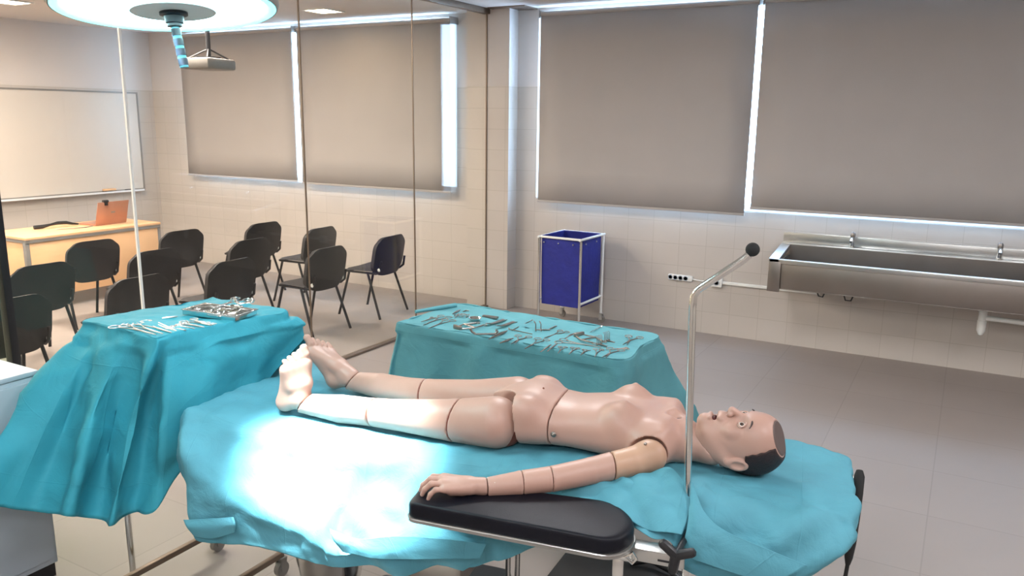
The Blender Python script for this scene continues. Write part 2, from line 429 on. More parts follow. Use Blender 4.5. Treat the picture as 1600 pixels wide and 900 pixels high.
# desk
t = thing('teacher_desk', 'light wooden desk with grey metal edges in front of the whiteboard', 'desk', (-8.1, 5.0, 0))
b = MB(); b.box((-.35, -.74, .715), (.37, .74, .74), .004); b.build('top', 'wood', t)
b = MB(); b.box((.345, -.70, .14), (.36, .70, .69), .003); b.build('front_panel', 'wood', t)
b = MB(); b.box((-.25, -.715, .14), (.28, -.70, .69), .003); b.build('side_panel', 'wood', t)
b = MB(); b.box((-.25, .70, .14), (.28, .715, .69), .003); b.build('side_panel', 'wood', t)
b = MB(); b.box((-.34, -.735, .685), (.365, -.70, .715)); b.box((-.34, .70, .685), (.365, .735, .715)); b.box((.34, -.70, .685), (.372, .70, .715)); b.build('rail', 'desk_grey', t)
for x in (-.32, .335):
    for y in (-.72, .72):
        b = MB(); b.box((x-.022, y-.022, 0), (x+.022, y+.022, .69), .004); b.build('leg', 'desk_grey', t)
# laptop
t = thing('laptop', 'open laptop with copper toned lid on the wooden desk', 'laptop', (-8.0, 5.33, .7405), radians(4))
b = MB(); b.box((-.26, -.19, 0), (0, .19, .018), .004); b.build('base', 'laptop', t)
b = MB(); M_ = Matrix.Translation((0, 0, .01)) @ Matrix.Rotation(radians(16), 4, 'Y')
b.box((-.004, -.19, 0), (.004, .19, .25), .003, M_); sc_ = b.build('lid', 'laptop', t)
b = MB(); b.box((-.0065, -.175, .012), (-.0042, .175, .24), 0, M_); b.build('screen', 'black', sc_)
b = MB(); b.box((.0042, -.02, .12), (.0052, .03, .14), 0, M_); b.build('lid_emblem', 'desk_grey', sc_)
t = thing('webcam', 'small black webcam clipped on top of the laptop lid', 'webcam', (-7.93, 5.24, .985))
b = MB(); b.box((-.02, -.03, 0), (.02, .03, .028), .008); b.build('body', 'black', t)
b = MB(); b.box((.008, -.018, -.03), (.018, .018, .0), .003); b.build('clip', 'black', t)
b = MB()
pts = [(-8.24, 4.64, .762), (-8.23, 4.72, .762), (-8.22, 4.80, .775), (-8.22, 4.88, .785), (-8.22, 4.97, .78), (-8.22, 5.04, .762), (-8.22, 5.10, .752)]
b.tube(pts, [.02, .02, .012, .018, .018, .012, .008], 8); o = b.build('strap', 'black'); tag(o, 'black strap lying curved on the wooden desk left of the laptop', 'strap')
b = MB(); b.tube([(-8.05, 4.75, .745), (-7.98, 4.9, .745), (-7.96, 5.02, .745), (-8.0, 5.12, .746)], .005, 6); o = b.build('cable', 'desk_grey'); tag(o, 'thin cable on the desk running to the laptop', 'cable')

# whiteboard
t = thing('whiteboard', 'wide whiteboard on the left classroom wall', 'whiteboard', (XL+.001, 5.0, .93))
b = MB(); b.box((0, -1.9, .03), (.015, 1.79, 1.23)); b.build('surface', 'board_white', t)
b = MB(); b.box((0, -1.92, 1.23), (.022, 1.81, 1.25)); b.box((0, 1.79, 0), (.022, 1.81, 1.23)); b.box((0, -1.92, 0), (.022, -1.9, 1.23)); b.box((0, -1.9, 0), (.022, 1.79, .03)); b.build('frame', 'desk_grey', t)
b = MB(); b.box((.02, -1.9, -.0), (.085, 1.75, .012), .003); b.box((.08, -1.9, 0), (.088, 1.75, .022)); b.build('pen_tray', 'white_paint', t)
t = thing('board_eraser', 'small brown board eraser on the pen tray', 'eraser', (XL+.052, 6.28, .9425))
b = MB(); b.box((-.025, -.08, 0), (.025, .08, .018), .003); b.build('felt', 'black', t)
b = MB(); b.box((-.025, -.08, .018), (.025, .08, .042), .005); b.build('handle', 'wood', t)
b = MB(); b.tube([(XL+.05, 6.5, .951), (XL+.05, 6.63, .951)], .008, 8); o = b.build('marker', 'black'); tag(o, 'dark marker pen on the pen tray right of the eraser', 'marker')

# projector
d = ray(327, 99); pj = V((0, 0, CAMH))+d*6.3
t = thing('projector', 'ceiling projector hanging on a dark pole behind the lamp handle', 'projector', (pj.x, pj.y, pj.z-.05), radians(8))
b = MB(); b.box((-.13, -.16, 0), (.13, .16, .085), .02); b.build('body', 'desk_grey', t)
b = MB(); b.tube([(-.13, -.08, .04), (-.155, -.08, .04)], .032, 16); b.build('lens', 'black', t)
b = MB(); b.box((-.06, -.07, .085), (.06, .07, .10), .003)
for sx, sy in ((-1, -1), (1, -1), (-1, 1), (1, 1)): b.tube([(sx*.09, sy*.12, .085), (0, 0, .16)], .007, 6)
b.build('mount', 'black', t)
b = MB(); b.tube([(0, 0, .10), (0, 0, CZ-(pj.z-.05))], .018, 12); b.build('pole', 'black', t)

# ------------------------------------------------------------------ blue hamper
hx0, hx1, hy0, hy1 = -3.36, -2.95, 6.46, 6.9
t = thing('laundry_hamper', 'blue fabric laundry hamper on a white wheeled tube frame', 'hamper', ((hx0+hx1)/2, (hy0+hy1)/2, 0), radians(-2))
W2, D2 = .2, .22
HT = .85
for sx in (-1, 1):
    for sy in (-1, 1):
        b = MB(); b.tube([(sx*(W2+.012), sy*(D2+.012), .09), (sx*(W2+.012), sy*(D2+.012), HT-.01)], .0125, 12); b.build('leg', 'steel_bright' if sy < 0 else 'plastic_white', t)
        c = MB(); x, y = sx*(W2+.012), sy*(D2+.012)
        c.tube([(x+.01, y-.012, .032), (x+.01, y+.012, .032)], .032, 16)
        c.build('wheel', 'desk_grey', t)
        c = MB(); c.box((x-.012, y-.02, .03), (x+.02, y-.014, .09)); c.box((x-.012, y+.014, .03), (x+.02, y+.02, .09)); c.box((x-.014, y-.02, .084), (x+.02, y+.02, .094), .002); c.build('caster_fork', 'steel', t)
b = MB()
for z in (HT, .26):
    for sy in ((-1, 1) if z > .5 else (1,)): b.tube([(-W2-.012, sy*(D2+.012), z), (W2+.012, sy*(D2+.012), z)], .011, 10)
    for sx in (-1, 1): b.tube([(sx*(W2+.012), -D2-.04 if z > .5 else -D2, z), (sx*(W2+.012), D2+.04 if z > .5 else D2, z)], .011, 10)
b.build('frame', 'plastic_white', t)
vs = []; fs = []; n = 12
zs = [.22, .23, .37, .52, .67, .77, .845, .86]
for z in zs:
    for k in range(4*n):
        s_, q = divmod(k, n); f_ = q/n*2-1
        bulge = .008*(1-f_*f_)*(1 if .28 < z < .86 else 0)+.002*sin(k*1.7+z*20)
        sh = 1-.06*max(0, .6-z)
        if s_ == 0: p = (f_*W2, -D2-bulge)
        elif s_ == 1: p = (W2+bulge, f_*D2)
        elif s_ == 2: p = (-f_*W2, D2+bulge)
        else: p = (-W2-bulge, -f_*D2)
        vs.append((p[0]*sh*.98, p[1]*sh*.98, z-(.015*(1-f_*f_) if z > .87 else 0)))
K = 4*n
for i in range(len(zs)-1):
    for k in range(K): fs.append((i*K+k, i*K+(k+1) % K, (i+1)*K+(k+1) % K, (i+1)*K+k))
fs.append(tuple(range(K)))
o = mesh_obj('bag', vs, fs, 'blue_bag', t, angle=50); md = o.modifiers.new('t', 'SOLIDIFY'); md.thickness = .004
for x in (-.17, -.02, .13):
    s = MB(); s.ball((x, -D2-.006, .80), .008, 8); s.build('snap', 'steel', o)
for y in (-.12, .1):
    s = MB(); s.ball((W2+.006, y, .80), .008, 8); s.build('snap', 'steel', o)

# ------------------------------------------------------------------ sink, sockets, conduit
t = thing('trough_sink', 'long stainless steel trough sink fixed to the tiled wall', 'sink', (-1.33, WY-.002, 0))
L_ = 2.6; ZR = .832; DY = .54; HZ = .235; ZL = .905   # ZL: the rear ledge stands a little higher than the front rim
b = MB()
rim = .045
b.box((0, -DY, ZR-.035), (L_, -DY+rim, ZR), .004)           # front rim
b.box((0, -.10, ZL-.02), (L_, -.0, ZL), .004)            # rear ledge
b.add([(0, -DY, ZR-.03), (.075, -DY, ZR-.03), (.075, -.05, ZL-.03), (0, -.05, ZL-.03), (0, -DY, ZR+.001), (.075, -DY, ZR+.001), (.075, -.05, ZL+.001), (0, -.05, ZL+.001)], [(0, 1, 2, 3), (4, 5, 6, 7), (0, 1, 5, 4), (1, 2, 6, 5), (2, 3, 7, 6), (3, 0, 4, 7)])       # left rim
b.box((0, -.02, ZL-.01), (L_, 0, ZL+.082), .003)                  # upstand
b.build('rim', 'steel', t)
b = MB(); b.box((.03, -DY+.012, ZR-HZ), (L_, -DY+.03, ZR-.03), .002); b.box((.03, -DY+.012, ZR-HZ), (.045, -.02, ZR-.03), .002); b.box((.03, -.10, ZR-.06), (L_, -.005, ZL-.015), .002); b.box((.03, -DY+.012, ZR-HZ-.006), (L_, -.02, ZR-HZ), .002)
b.build('basin', 'steel_dark', t)
b = MB(); b.box((.07, -.105, ZR-HZ+.02), (L_, -.095, ZL-.01)); b.box((.07, -DY+.04, ZR-HZ+.02), (L_, -.1, ZR-HZ+.03)); b.box((.06, -DY+.04, ZR-HZ+.02), (.075, -.1, ZR-.02)); b.build('inner_liner', 'steel_dark', t)
b = MB(); b.box((.0, -DY-.002, ZR-HZ-.03), (.095, -DY+.012, ZR-.022), .003); b.build('end_plate', 'steel_dark', t)
for x in (.55, 1.58):
    f = MB(); f.tube([(x, -.06, ZL-.002), (x, -.06, ZL+.01)], .028, 16); f.tube([(x, -.06, ZL+.01), (x, -.065, ZL+.09)], .019, 14)
    f.tube([(x, -.065, ZL+.075), (x, -.13, ZL+.085), (x, -.17, ZL+.06)], .012, 12)
    fo = f.build('faucet', 'steel_bright', t)
    f = MB(); f.lathe([(.0, .165), (.012, .162), (.02, .15), (.019, .12), (.015, .115)], (x, -.065, ZL-.035)); f.build('push_button', 'steel_dark', fo)
f = MB(); f.tube([(.36, -.42, ZR-HZ-.005), (.38, -.42, ZR-HZ-.05), (.41, -.42, ZR-HZ-.055), (.43, -.42, ZR-HZ-.005)], .006, 8); f.build('hook', 'black', t)
f = MB(); f.tube([(.56, -.42, ZR-HZ-.005), (.58, -.42, ZR-HZ-.06), (.62, -.42, ZR-HZ-.06), (.64, -.42, ZR-HZ-.005)], .006, 8); f.build('hook', 'black', t)
f = MB(); f.lathe([(.035, -.005), (.035, -.05), (.028, -.055), (.028, -.12), (.032, -.125), (.03, -.2), (.015, -.23), (0, -.235)], (1.52, -.3, ZR-HZ)); f.tube([(1.52, -.3, ZR-HZ-.1), (1.62, -.3, ZR-HZ-.1), (2.4, -.3, ZR-HZ-.12)], .02, 12); f.build('drain_trap', 'plastic_white', t)

b = MB(); o_y = WY-.001
b.box((-2.33, o_y-.03, .465), (-2.10, o_y, .52), .012); t = b.build('power_strip', 'plastic_white'); tag(t, 'white four-way power strip on the wall behind the bent pole', 'power strip')
for i in range(4):
    s = MB(); s.lathe([(.022, 0), (.022, .003), (.017, .0035), (.017, -.004), (0, -.004)], (-2.305+i*.048, o_y-.03, .4925), 20, V((0, -1, 0))); s.build('socket', 'cabinet', t)
b = MB(); b.tube([(-2.10, o_y-.012, .49), (-2.04, o_y-.012, .483), (-1.96, o_y-.012, .483), (-1.9, o_y-.02, .485)], .006, 8); o = b.build('power_cable', 'plastic_white'); tag(o, 'short white cable between power strip and wall socket', 'cable')
b = MB(); b.box((-1.925, o_y-.04, .445), (-1.825, o_y, .53), .008); t = b.build('wall_socket', 'plastic_white'); tag(t, 'white surface socket box left of the cable conduit', 'socket')
s = MB(); s.lathe([(.026, 0), (.026, .004), (.02, .0045), (.02, -.004), (0, -.004)], (-1.875, o_y-.04, .4875), 20, V((0, -1, 0))); s.build('socket_face', 'cabinet', t)
b = MB(); b.box((-1.825, o_y-.022, .475), (-1.0, o_y, .50), .003); o = b.build('cable_conduit', 'plastic_white'); tag(o, 'white cable conduit running along the tiled wall to the sink', 'conduit')

# ------------------------------------------------------------------ operating table frame of reference
A10 = radians(10); O2 = (-.43, 2.43); TZ = .85
def W3(u, v, z): return V((O2[0]+u*cos(A10)-v*sin(A10), O2[1]+u*sin(A10)+v*cos(A10), TZ+z))

def catmull(P, m):
    """P: list along axis 0 (numpy, ... ) -> interpolated with m steps per span"""
    P = np.asarray(P, float); n = len(P); out = []
    for i in range(n-1):
        p0 = P[max(i-1, 0)]; p1 = P[i]; p2 = P[i+1]; p3 = P[min(i+2, n-1)]
        for k in range(m):
            t = k/m
            out.append(.5*((2*p1)+(-p0+p2)*t+(2*p0-5*p1+4*p2-p3)*t*t+(-p0+3*p1-3*p2+p3)*t**3))
    out.append(P[-1]); return np.array(out)

def sheet(name, ctrl, mu, mv, material, off, parent=None, amp=.006, nscale=6, seed=0, thick=.0016, uvscale=1.0, bumps=None):
    G = catmull(ctrl, mu); G = np.swapaxes(catmull(np.swapaxes(G, 0, 1), mv), 0, 1)
    R, C = G.shape[:2]
    du = np.zeros_like(G); dv = np.zeros_like(G)
    du[1:-1] = G[2:]-G[:-2]; du[0] = G[1]-G[0]; du[-1] = G[-1]-G[-2]
    dv[:, 1:-1] = G[:, 2:]-G[:, :-2]; dv[:, 0] = G[:, 1]-G[:, 0]; dv[:, -1] = G[:, -1]-G[:, -2]
    N_ = np.cross(du, dv); N_ /= (np.linalg.norm(N_, axis=2, keepdims=True)+1e-9)
    vs = []; uvs = []
    su = np.cumsum(np.r_[0, np.linalg.norm(np.diff(G[:, C//2], axis=0), axis=1)])
    sv = np.cumsum(np.r_[0, np.linalg.norm(np.diff(G[R//2], axis=0), axis=1)])
    for i in range(R):
        for j in range(C):
            p = V(G[i, j]); q = p*nscale+V((seed*7.1, seed*3.3, 0))
            a = noise.noise(q); a2 = 1-abs(noise.noise(q*1.7+V((5, 1, 2))))*2; a3 = 1-abs(noise.noise(V((q.x*.6+q.y*1.4, q.y*.5-q.x, q.z))*2.3))*2
            a4 = 1-abs(noise.noise(V((q.x*.9-q.y*.7, q.y*1.1+q.x*.5, q.z*.9))*.8+V((3, 9, 4))))*2.4
            d = amp*(.7*a+.6*a2+.4*a3+1.1*a4-.9)
            if bumps: d += bumps(p)
            vs.append(p+V(N_[i, j])*d-off); uvs.append((su[i]*uvscale, sv[j]*uvscale))
    fs = [(i*C+j, (i+1)*C+j, (i+1)*C+j+1, i*C+j+1) for i in range(R-1) for j in range(C-1)]
    o = mesh_obj(name, vs, fs, material, parent, angle=0, uvs=uvs)
    md = o.modifiers.new('thickness', 'SOLIDIFY'); md.thickness = thick; md.offset = 0
    return o

def vp(px, py, v):      # point of the table frame on the plane v seen at a photo pixel
    d = ray(px, py); s_, c_ = sin(A10), cos(A10)
    t_ = (v-O2[0]*s_+O2[1]*c_)/(-d.x*s_+d.y*c_); x, y = d.x*t_-O2[0], d.y*t_-O2[1]
    return (x*c_+y*s_, v, CAMH+d.z*t_-TZ)
# ------------------------------------------------------------------ operating table
BU, BV = -.9, 0.0
tb = W3(BU, BV, -TZ)
OT = thing('operating_table', 'operating table under the manikin with black padded arm board and chrome pole', 'operating table', tb, A10)
OFF = V((BU, BV, -TZ))
def TM(): b = MB(); b.off = OFF; return b
b = TM(); b.box((-2.02, -.20, -.13), (-1.02, .25, -.085), .02); b.box((-1.0, -.2, -.11), (-.36, .25, -.055), .02); b.box((-.34, -.2, -.11), (.18, .20, -.045), .02); b.build('mattress', 'vinyl', OT)
b = TM(); b.box((-2.0, -.19, -.15), (.17, .20, -.135), .004); b.build('table_top', 'steel_dark', OT)
b = TM(); b.box((-1.9, .262, -.125), (.15, .272, -.09), .002); b.box((-.6, -.285, -.135), (-.06, -.275, -.10), .002); b.build('side_rail', 'steel_bright', OT)
b = TM(); b.box((-1.28, -.10, -.6), (-1.02, .16, -.125), .02); b.build('column', 'steel_dark', OT)
b = TM(); b.box((-1.35, -.14, -.85), (-.98, .36, -.76), .03); b.box((-1.5, .0, -.85), (-1.3, .2, -.80), .02); b.build('base', 'black', OT)
for x, y in ((-.985, .30), (-.955, .33)):
    b = TM(); b.tube([(x, y, -.85), (x, y, -.12)], .011, 12); b.build('brace_rod', 'steel_bright', OT)
# arm board
ab = TM()
ZB = -.052
def board_outline(grow=0):
    pts = []
    # (u,v): far-left rounded, near-left, along near edge, round right end, far edge
    corners = [(-1.0, -.405), (-.985, -.575), (-.37, -.575), (-.335, -.46), (-.42, -.352)]
    rad = [.075, .03, .075, .08, .10]; k = len(corners)
    for i in range(k):
        p = V((*corners[i], 0)); a = (V((*corners[i-1], 0))-p); c = (V((*corners[(i+1) % k], 0))-p); r = min(rad[i], a.length*.48, c.length*.48)
        a.normalize(); c.normalize(); p0 = p+a*r; p1 = p+c*r
        for j in range(7):
            t = j/6; q = p0*(1-t)**2+p*2*t*(1-t)+p1*t*t; pts.append((q.x, q.y))
    cx = sum(x for x, y in pts)/len(pts); cy = sum(y for x, y in pts)/len(pts)
    return [(x+(x-cx)/max(.01, abs(x-cx)+abs(y-cy))*grow, y+(y-cy)/max(.01, abs(x-cx)+abs(y-cy))*grow) for x, y in pts]
levels = [(-.006, 0.0), (0, .004), (.0, .012), (0, .034), (-.004, .041), (-.012, .045), (-.03, .0465)]
vs = []; fs = []; k = None
for g, h in levels:
    o_ = board_outline(g); k = len(o_); vs += [(x, y, ZB-.02+h) for x, y in o_]
for i in range(len(levels)-1):
    for j in range(k): fs.append((i*k+j, i*k+(j+1) % k, (i+1)*k+(j+1) % k, (i+1)*k+j))
fs.append(tuple(range(k))); fs.append(tuple((len(levels)-1)*k+j for j in range(k)))
ab.add(vs, fs); AB = ab.build('arm_board', 'vinyl', OT, angle=50)
b = TM(); b.prism(board_outline(.002), ZB-.034, ZB-.020); b.build('board_plate', 'desk_grey', AB)
b = TM(); b.tube([(x, y, ZB-.022) for x, y in board_outline(.003)], .0025, 6, closed=True); b.build('piping', 'steel', AB)
b = TM(); b.box((-.36, -.50, -.115), (-.205, -.488, -.082), .002); b.box((-.36, -.50, -.082), (-.205, -.45, -.078), .001); b.build('support_bar', 'steel', AB)
b = TM(); b.box((-.275, -.5015, -.103), (-.235, -.5002, -.097)); b.build('engraving', 'black', AB)
b = TM(); b.box((-.392, -.53, -.24), (-.362, -.515, -.10), .007); b.build('lever', 'steel_bright', AB)
b = TM(); b.tube([(-.40, -.52, -.10), (-.34, -.52, -.095)], .012, 12); b.build('clamp', 'steel_bright', AB)
b = TM(); b.tube([(-.355, -.54, -.085), (-.335, -.54, -.10), (-.325, -.54, -.085), (-.335, -.54, -.07)], .005, 8, closed=True); b.build('clamp_ring', 'steel_bright', AB)
b = TM(); b.tube([(-.47, -.53, -.085), (-.44, -.53, -.095)], .007, 8); b.build('bolt', 'steel_bright', AB)
# screen pole with clamp
b = TM()
path = [(-.215, -.30, -.55), (-.222, -.30, -.2), (-.232, -.30, .1), (-.246, -.30, .55), (-.244, -.30, .585), (-.232, -.30, .605), (-.12, -.30, .695), (-.108, -.30, .708)]
b.tube(path, .0105, 14); pole = b.build('screen_pole', 'steel_bright', OT)
b = TM(); b.ball((-.10, -.30, .722), .0185, 20); b.build('pole_knob', 'rubber', pole)
b = TM()
b.box((-.262, -.345, -.20), (-.205, -.29, -.145), .008); b.build('clamp_block', 'black', OT)
b = TM(); cx, cy, cz = vp(1056, 868, -.515)
M0 = Matrix.Translation((cx, cy, cz)) @ Matrix.Rotation(radians(28), 4, 'Y')
for k_ in range(3):
    b.box((-.0135, -.013, -.012), (.0135, .013, .056), .0125, M0 @ Matrix.Rotation(radians(120*k_+40), 4, 'Y'))
b.tube([(cx, cy, cz), (cx+.02, -.33, cz)], .009, 10); b.build('clamp_handle', 'black', OT)
# floor pedal mat
p0 = on_z(965, 905, .02)
t = thing('foot_pedal', 'flat black foot pedal plate on the floor under the arm board', 'foot pedal', (p0.x, p0.y, 0), radians(4))
b = MB(); b.box((-.27, -.26, 0), (.24, .17, .03), .006); b.build('plate', 'rubber', t)
b = MB(); b.tube([(.02, .1, .05), (.1, .13, .07), (.2, .1, .06), (.3, .03, .03)], .016, 10); b.build('hose', 'black', t)
# head end support leg
b = TM(); b.tube([(.10, -.20, -.85), (.10, -.20, -.11)], .008, 10); b.build('brace_rod', 'steel', OT)

# handset hanging on the table end
hp = W3(.248, .12, -.065)
t = thing('hand_control', 'long black hand control with cable hanging at the head end of the table', 'hand control', hp, A10)
b = MB(); b.tube([(0, -.05, .063), (0, -.062, .05), (-.002, -.072, .0), (-.006, -.092, -.07), (-.010, -.115, -.15), (-.012, -.126, -.195), (-.013, -.13, -.215)], [.010, .0155, .017, .0175, .0165, .012, .007], 14); b.build('body', 'rubber', t)
b = MB(); b.tube([(-.05, -.05, .04), (-.012, -.055, .04)], .007, 8); b.box((-.055, -.06, .0), (-.048, -.03, .035), .002); b.build('hook', 'steel', t)
b = MB(); b.tube([(-.013, -.13, -.21), (-.016, -.135, -.25), (-.03, -.13, -.31), (-.045, -.12, -.42), (-.05, -.1, -.6), (-.05, -.08, -.74), (-.09, -.04, -.778), (-.3, .0, -.779)], .006, 8); b.build('cable', 'rubber', t)

# ------------------------------------------------------------------ big drape on the operating table
st = [ # u, far(v,z), mid z, (v4,z4), (v5,z5), (v6,z6), (v7,z7), u-shift toward hem
 (-2.12, .43, -.16, -.16, (-.20, -.12), (-.28, -.16), (-.34, -.22), (-.40, -.36), .22),
 (-2.08, .44, -.022, -.025, (-.20, -.020), (-.27, -.035), (-.36, -.10), (-.42, -.365), .18),
 (-1.96, .43, -.018, -.020, (-.22, -.025), (-.29, -.062), (-.395, -.135), (-.43, -.40), .08),
 (-1.80, .37, -.020, -.028, (-.23, -.045), (-.30, -.112), (-.41, -.195), (-.43, -.40), 0),
 (-1.62, .31, -.024, -.033, (-.235, -.05), (-.30, -.128), (-.42, -.235), (-.43, -.375), 0),
 (-1.45, .29, -.028, -.036, (-.24, -.055), (-.30, -.143), (-.42, -.268), (-.425, -.39), 0),
 (-1.30, .28, -.030, -.038, (-.24, -.06), (-.30, -.150), (-.42, -.318), (-.42, -.385), 0),
 (-1.15, .27, -.030, -.035, (-.24, -.05), (-.31, -.165), (-.42, -.270), (-.405, -.375), 0),
 (-1.00, .27, -.030, -.030, (-.245, -.045), (-.31, -.175), (-.40, -.245), (-.385, -.355), 0),
 (-.85, .26, -.022, -.022, (-.25, -.035), (-.31, -.160), (-.36, -.225), (-.35, -.325), 0),
 (-.72, .26, -.014, -.015, (-.25, -.025), (-.30, -.115), (-.335, -.19), (-.33, -.27), 0),
 (-.60, .26, -.010, -.010, (-.26, -.012), (-.30, -.06), (-.325, -.13), (-.32, -.18), 0),
 (-.50, .26, -.008, -.008, (-.26, .006), (-.32, -.025), (-.335, -.06), (-.335, -.09), 0),
 (-.40, .26, -.006, -.004, (-.27, .028), (-.34, -.020), (-.37, -.045), (-.39, -.062), 0),
 (-.31, .26, -.006, -.002, (-.26, .034), (-.33, -.018), (-.39, -.048), (-.44, -.070), 0),
 (-.255, .26, -.006, -.004, (-.27, .010), (-.33, -.010), (-.40, -.060), (-.42, -.085), 0),
 (-.215, .26, -.006, -.006, (-.26, .016), (-.33, -.03), (-.39, -.12), (-.41, -.165), 0),
 (-.10, .26, -.006, -.008, (-.24, -.006), (-.32, -.045), (-.37, -.11), (-.385, -.185), 0),
 (.02, .265, -.006, -.010, (-.22, -.012), (-.31, -.045), (-.36, -.11), (-.375, -.180), 0),
 (.12, .24, -.006, -.008, (-.19, -.010), (-.28, -.04), (-.33, -.10), (-.34, -.165), -.01),
 (.20, .205, -.006, -.006, (-.16, -.012), (-.24, -.04), (-.29, -.09), (-.30, -.13), -.04),
 (.232, .19, -.014, -.014, (-.15, -.018), (-.22, -.05), (-.27, -.09), (-.28, -.12), -.06),
 (.238, .185, -.06, -.06, (-.15, -.07), (-.21, -.09), (-.26, -.11), (-.27, -.125), -.06)]
ctrl = []
for (u, fv, fz, mz, c4, c5, c6, c7, sh) in st:
    hang = .16 if u > -2.1 else .05
    ctrl.append([(u, fv+.02, fz-hang), (u, fv+.015, fz-.03), (u, fv, fz), (u, .12, mz), (u, -.08, mz-.002), (u, c4[0], c4[1]), (u+sh*.2, c5[0], c5[1]), (u+sh*.5, c6[0], c6[1]), (u+sh*.8, (c6[0]+c7[0])/2-.004, c6[1]*.45+c7[1]*.55), (u+sh, c7[0], c7[1])])
def dr_b(p):
    d = 0
    # rumples below the arm and ridges in front of the shoulder
    if -.62 < p.x < -.24 and -.36 < p.y < -.16:
        w = max(0, 1-abs(p.y+.26)/.10)*max(0, 1-abs(p.x+.42)/.2)
        d += w*(.018*abs(sin((p.x*1.1+p.y)*34))+.006)
    if p.x < -.8 and p.y < -.22:
        d += .006*sin(p.x*23+p.y*18)*min(1, (-.22-p.y)*8)+.005*abs(sin(p.x*11-p.y*30))
    if -1.35 < p.x < -.75 and p.y < -.36:
        d += .014*sin(p.x*26+p.z*30)
    if p.x > -.2 and p.y < -.22: d += .008*sin((p.x*.9-p.z*1.6)*36)
    return d
DO = V((-.95, 0, -.03))
BD = sheet('surgical_drape', ctrl, 9, 9, 'drape', DO, amp=.0075, nscale=6.5, seed=1, bumps=dr_b)
BD.location = W3(*DO); BD.rotation_euler = (0, 0, A10)
tag(BD, 'large turquoise surgical drape spread over the operating table under the manikin', 'drape')

def vp(px, py, v):      # point of the table frame on the plane v seen at a photo pixel
    d = ray(px, py); s_, c_ = sin(A10), cos(A10)
    t_ = (v-O2[0]*s_+O2[1]*c_)/(-d.x*s_+d.y*c_); x, y = d.x*t_-O2[0], d.y*t_-O2[1]
    return (x*c_+y*s_, v, CAMH+d.z*t_-TZ)
flap = [[vp(1082, 752, -.30), vp(1100, 800, -.37), vp(1130, 828, -.40), vp(1195, 856, -.40), vp(1262, 884, -.385)],
        [vp(1078, 790, -.36), vp(1088, 815, -.41), vp(1118, 845, -.425), vp(1175, 872, -.42), vp(1245, 894, -.40)],
        [vp(1073, 828, -.42), vp(1082, 845, -.435), vp(1112, 866, -.44), vp(1160, 886, -.43), vp(1225, 902, -.41)],
        [vp(1067, 862, -.43), vp(1080, 872, -.44), vp(1108, 883, -.445), vp(1150, 897, -.435), vp(1205, 910, -.415)]]
sheet('folded_flap', flap, 8, 8, 'drape', DO, parent=BD, amp=.003, nscale=9, seed=8)
flap = [[vp(1015, 738, -.24), vp(1045, 732, -.25), vp(1062, 745, -.27), vp(1076, 775, -.30)],
        [vp(960, 762, -.30), vp(1010, 765, -.31), vp(1050, 775, -.32), vp(1074, 800, -.345)],
        [vp(930, 775, -.335), vp(985, 790, -.36), vp(1040, 805, -.38), vp(1071, 822, -.40)],
        [vp(905, 779, -.345), vp(975, 812, -.40), vp(1020, 832, -.42), vp(1066, 838, -.43)]]
sheet('folded_flap', flap, 9, 9, 'drape', DO, parent=BD, amp=.006, nscale=8, seed=11, bumps=lambda p: .010*abs(sin(p.x*30+p.y*22)))
flap = [[vp(515, 826, -.425), vp(560, 842, -.43), vp(620, 838, -.43), vp(690, 842, -.425), vp(760, 850, -.41)],
        [vp(520, 842, -.445), vp(570, 858, -.45), vp(630, 858, -.45), vp(690, 858, -.44), vp(755, 862, -.42)],
        [vp(535, 862, -.45), vp(580, 872, -.455), vp(635, 874, -.455), vp(695, 873, -.445), vp(750, 872, -.425)]]
sheet('folded_flap', flap, 8, 8, 'drape', DO, parent=BD, amp=.004, nscale=9, seed=14)
flap = [[vp(286, 812, -.43), vp(320, 811, -.44), vp(365, 808, -.44)],
        [vp(292, 824, -.445), vp(325, 825, -.455), vp(368, 820, -.45)],
        [vp(305, 838, -.44), vp(330, 842, -.45), vp(366, 832, -.445)]]
sheet('folded_flap', flap, 8, 8, 'drape', DO, parent=BD, amp=.002, nscale=9, seed=15)

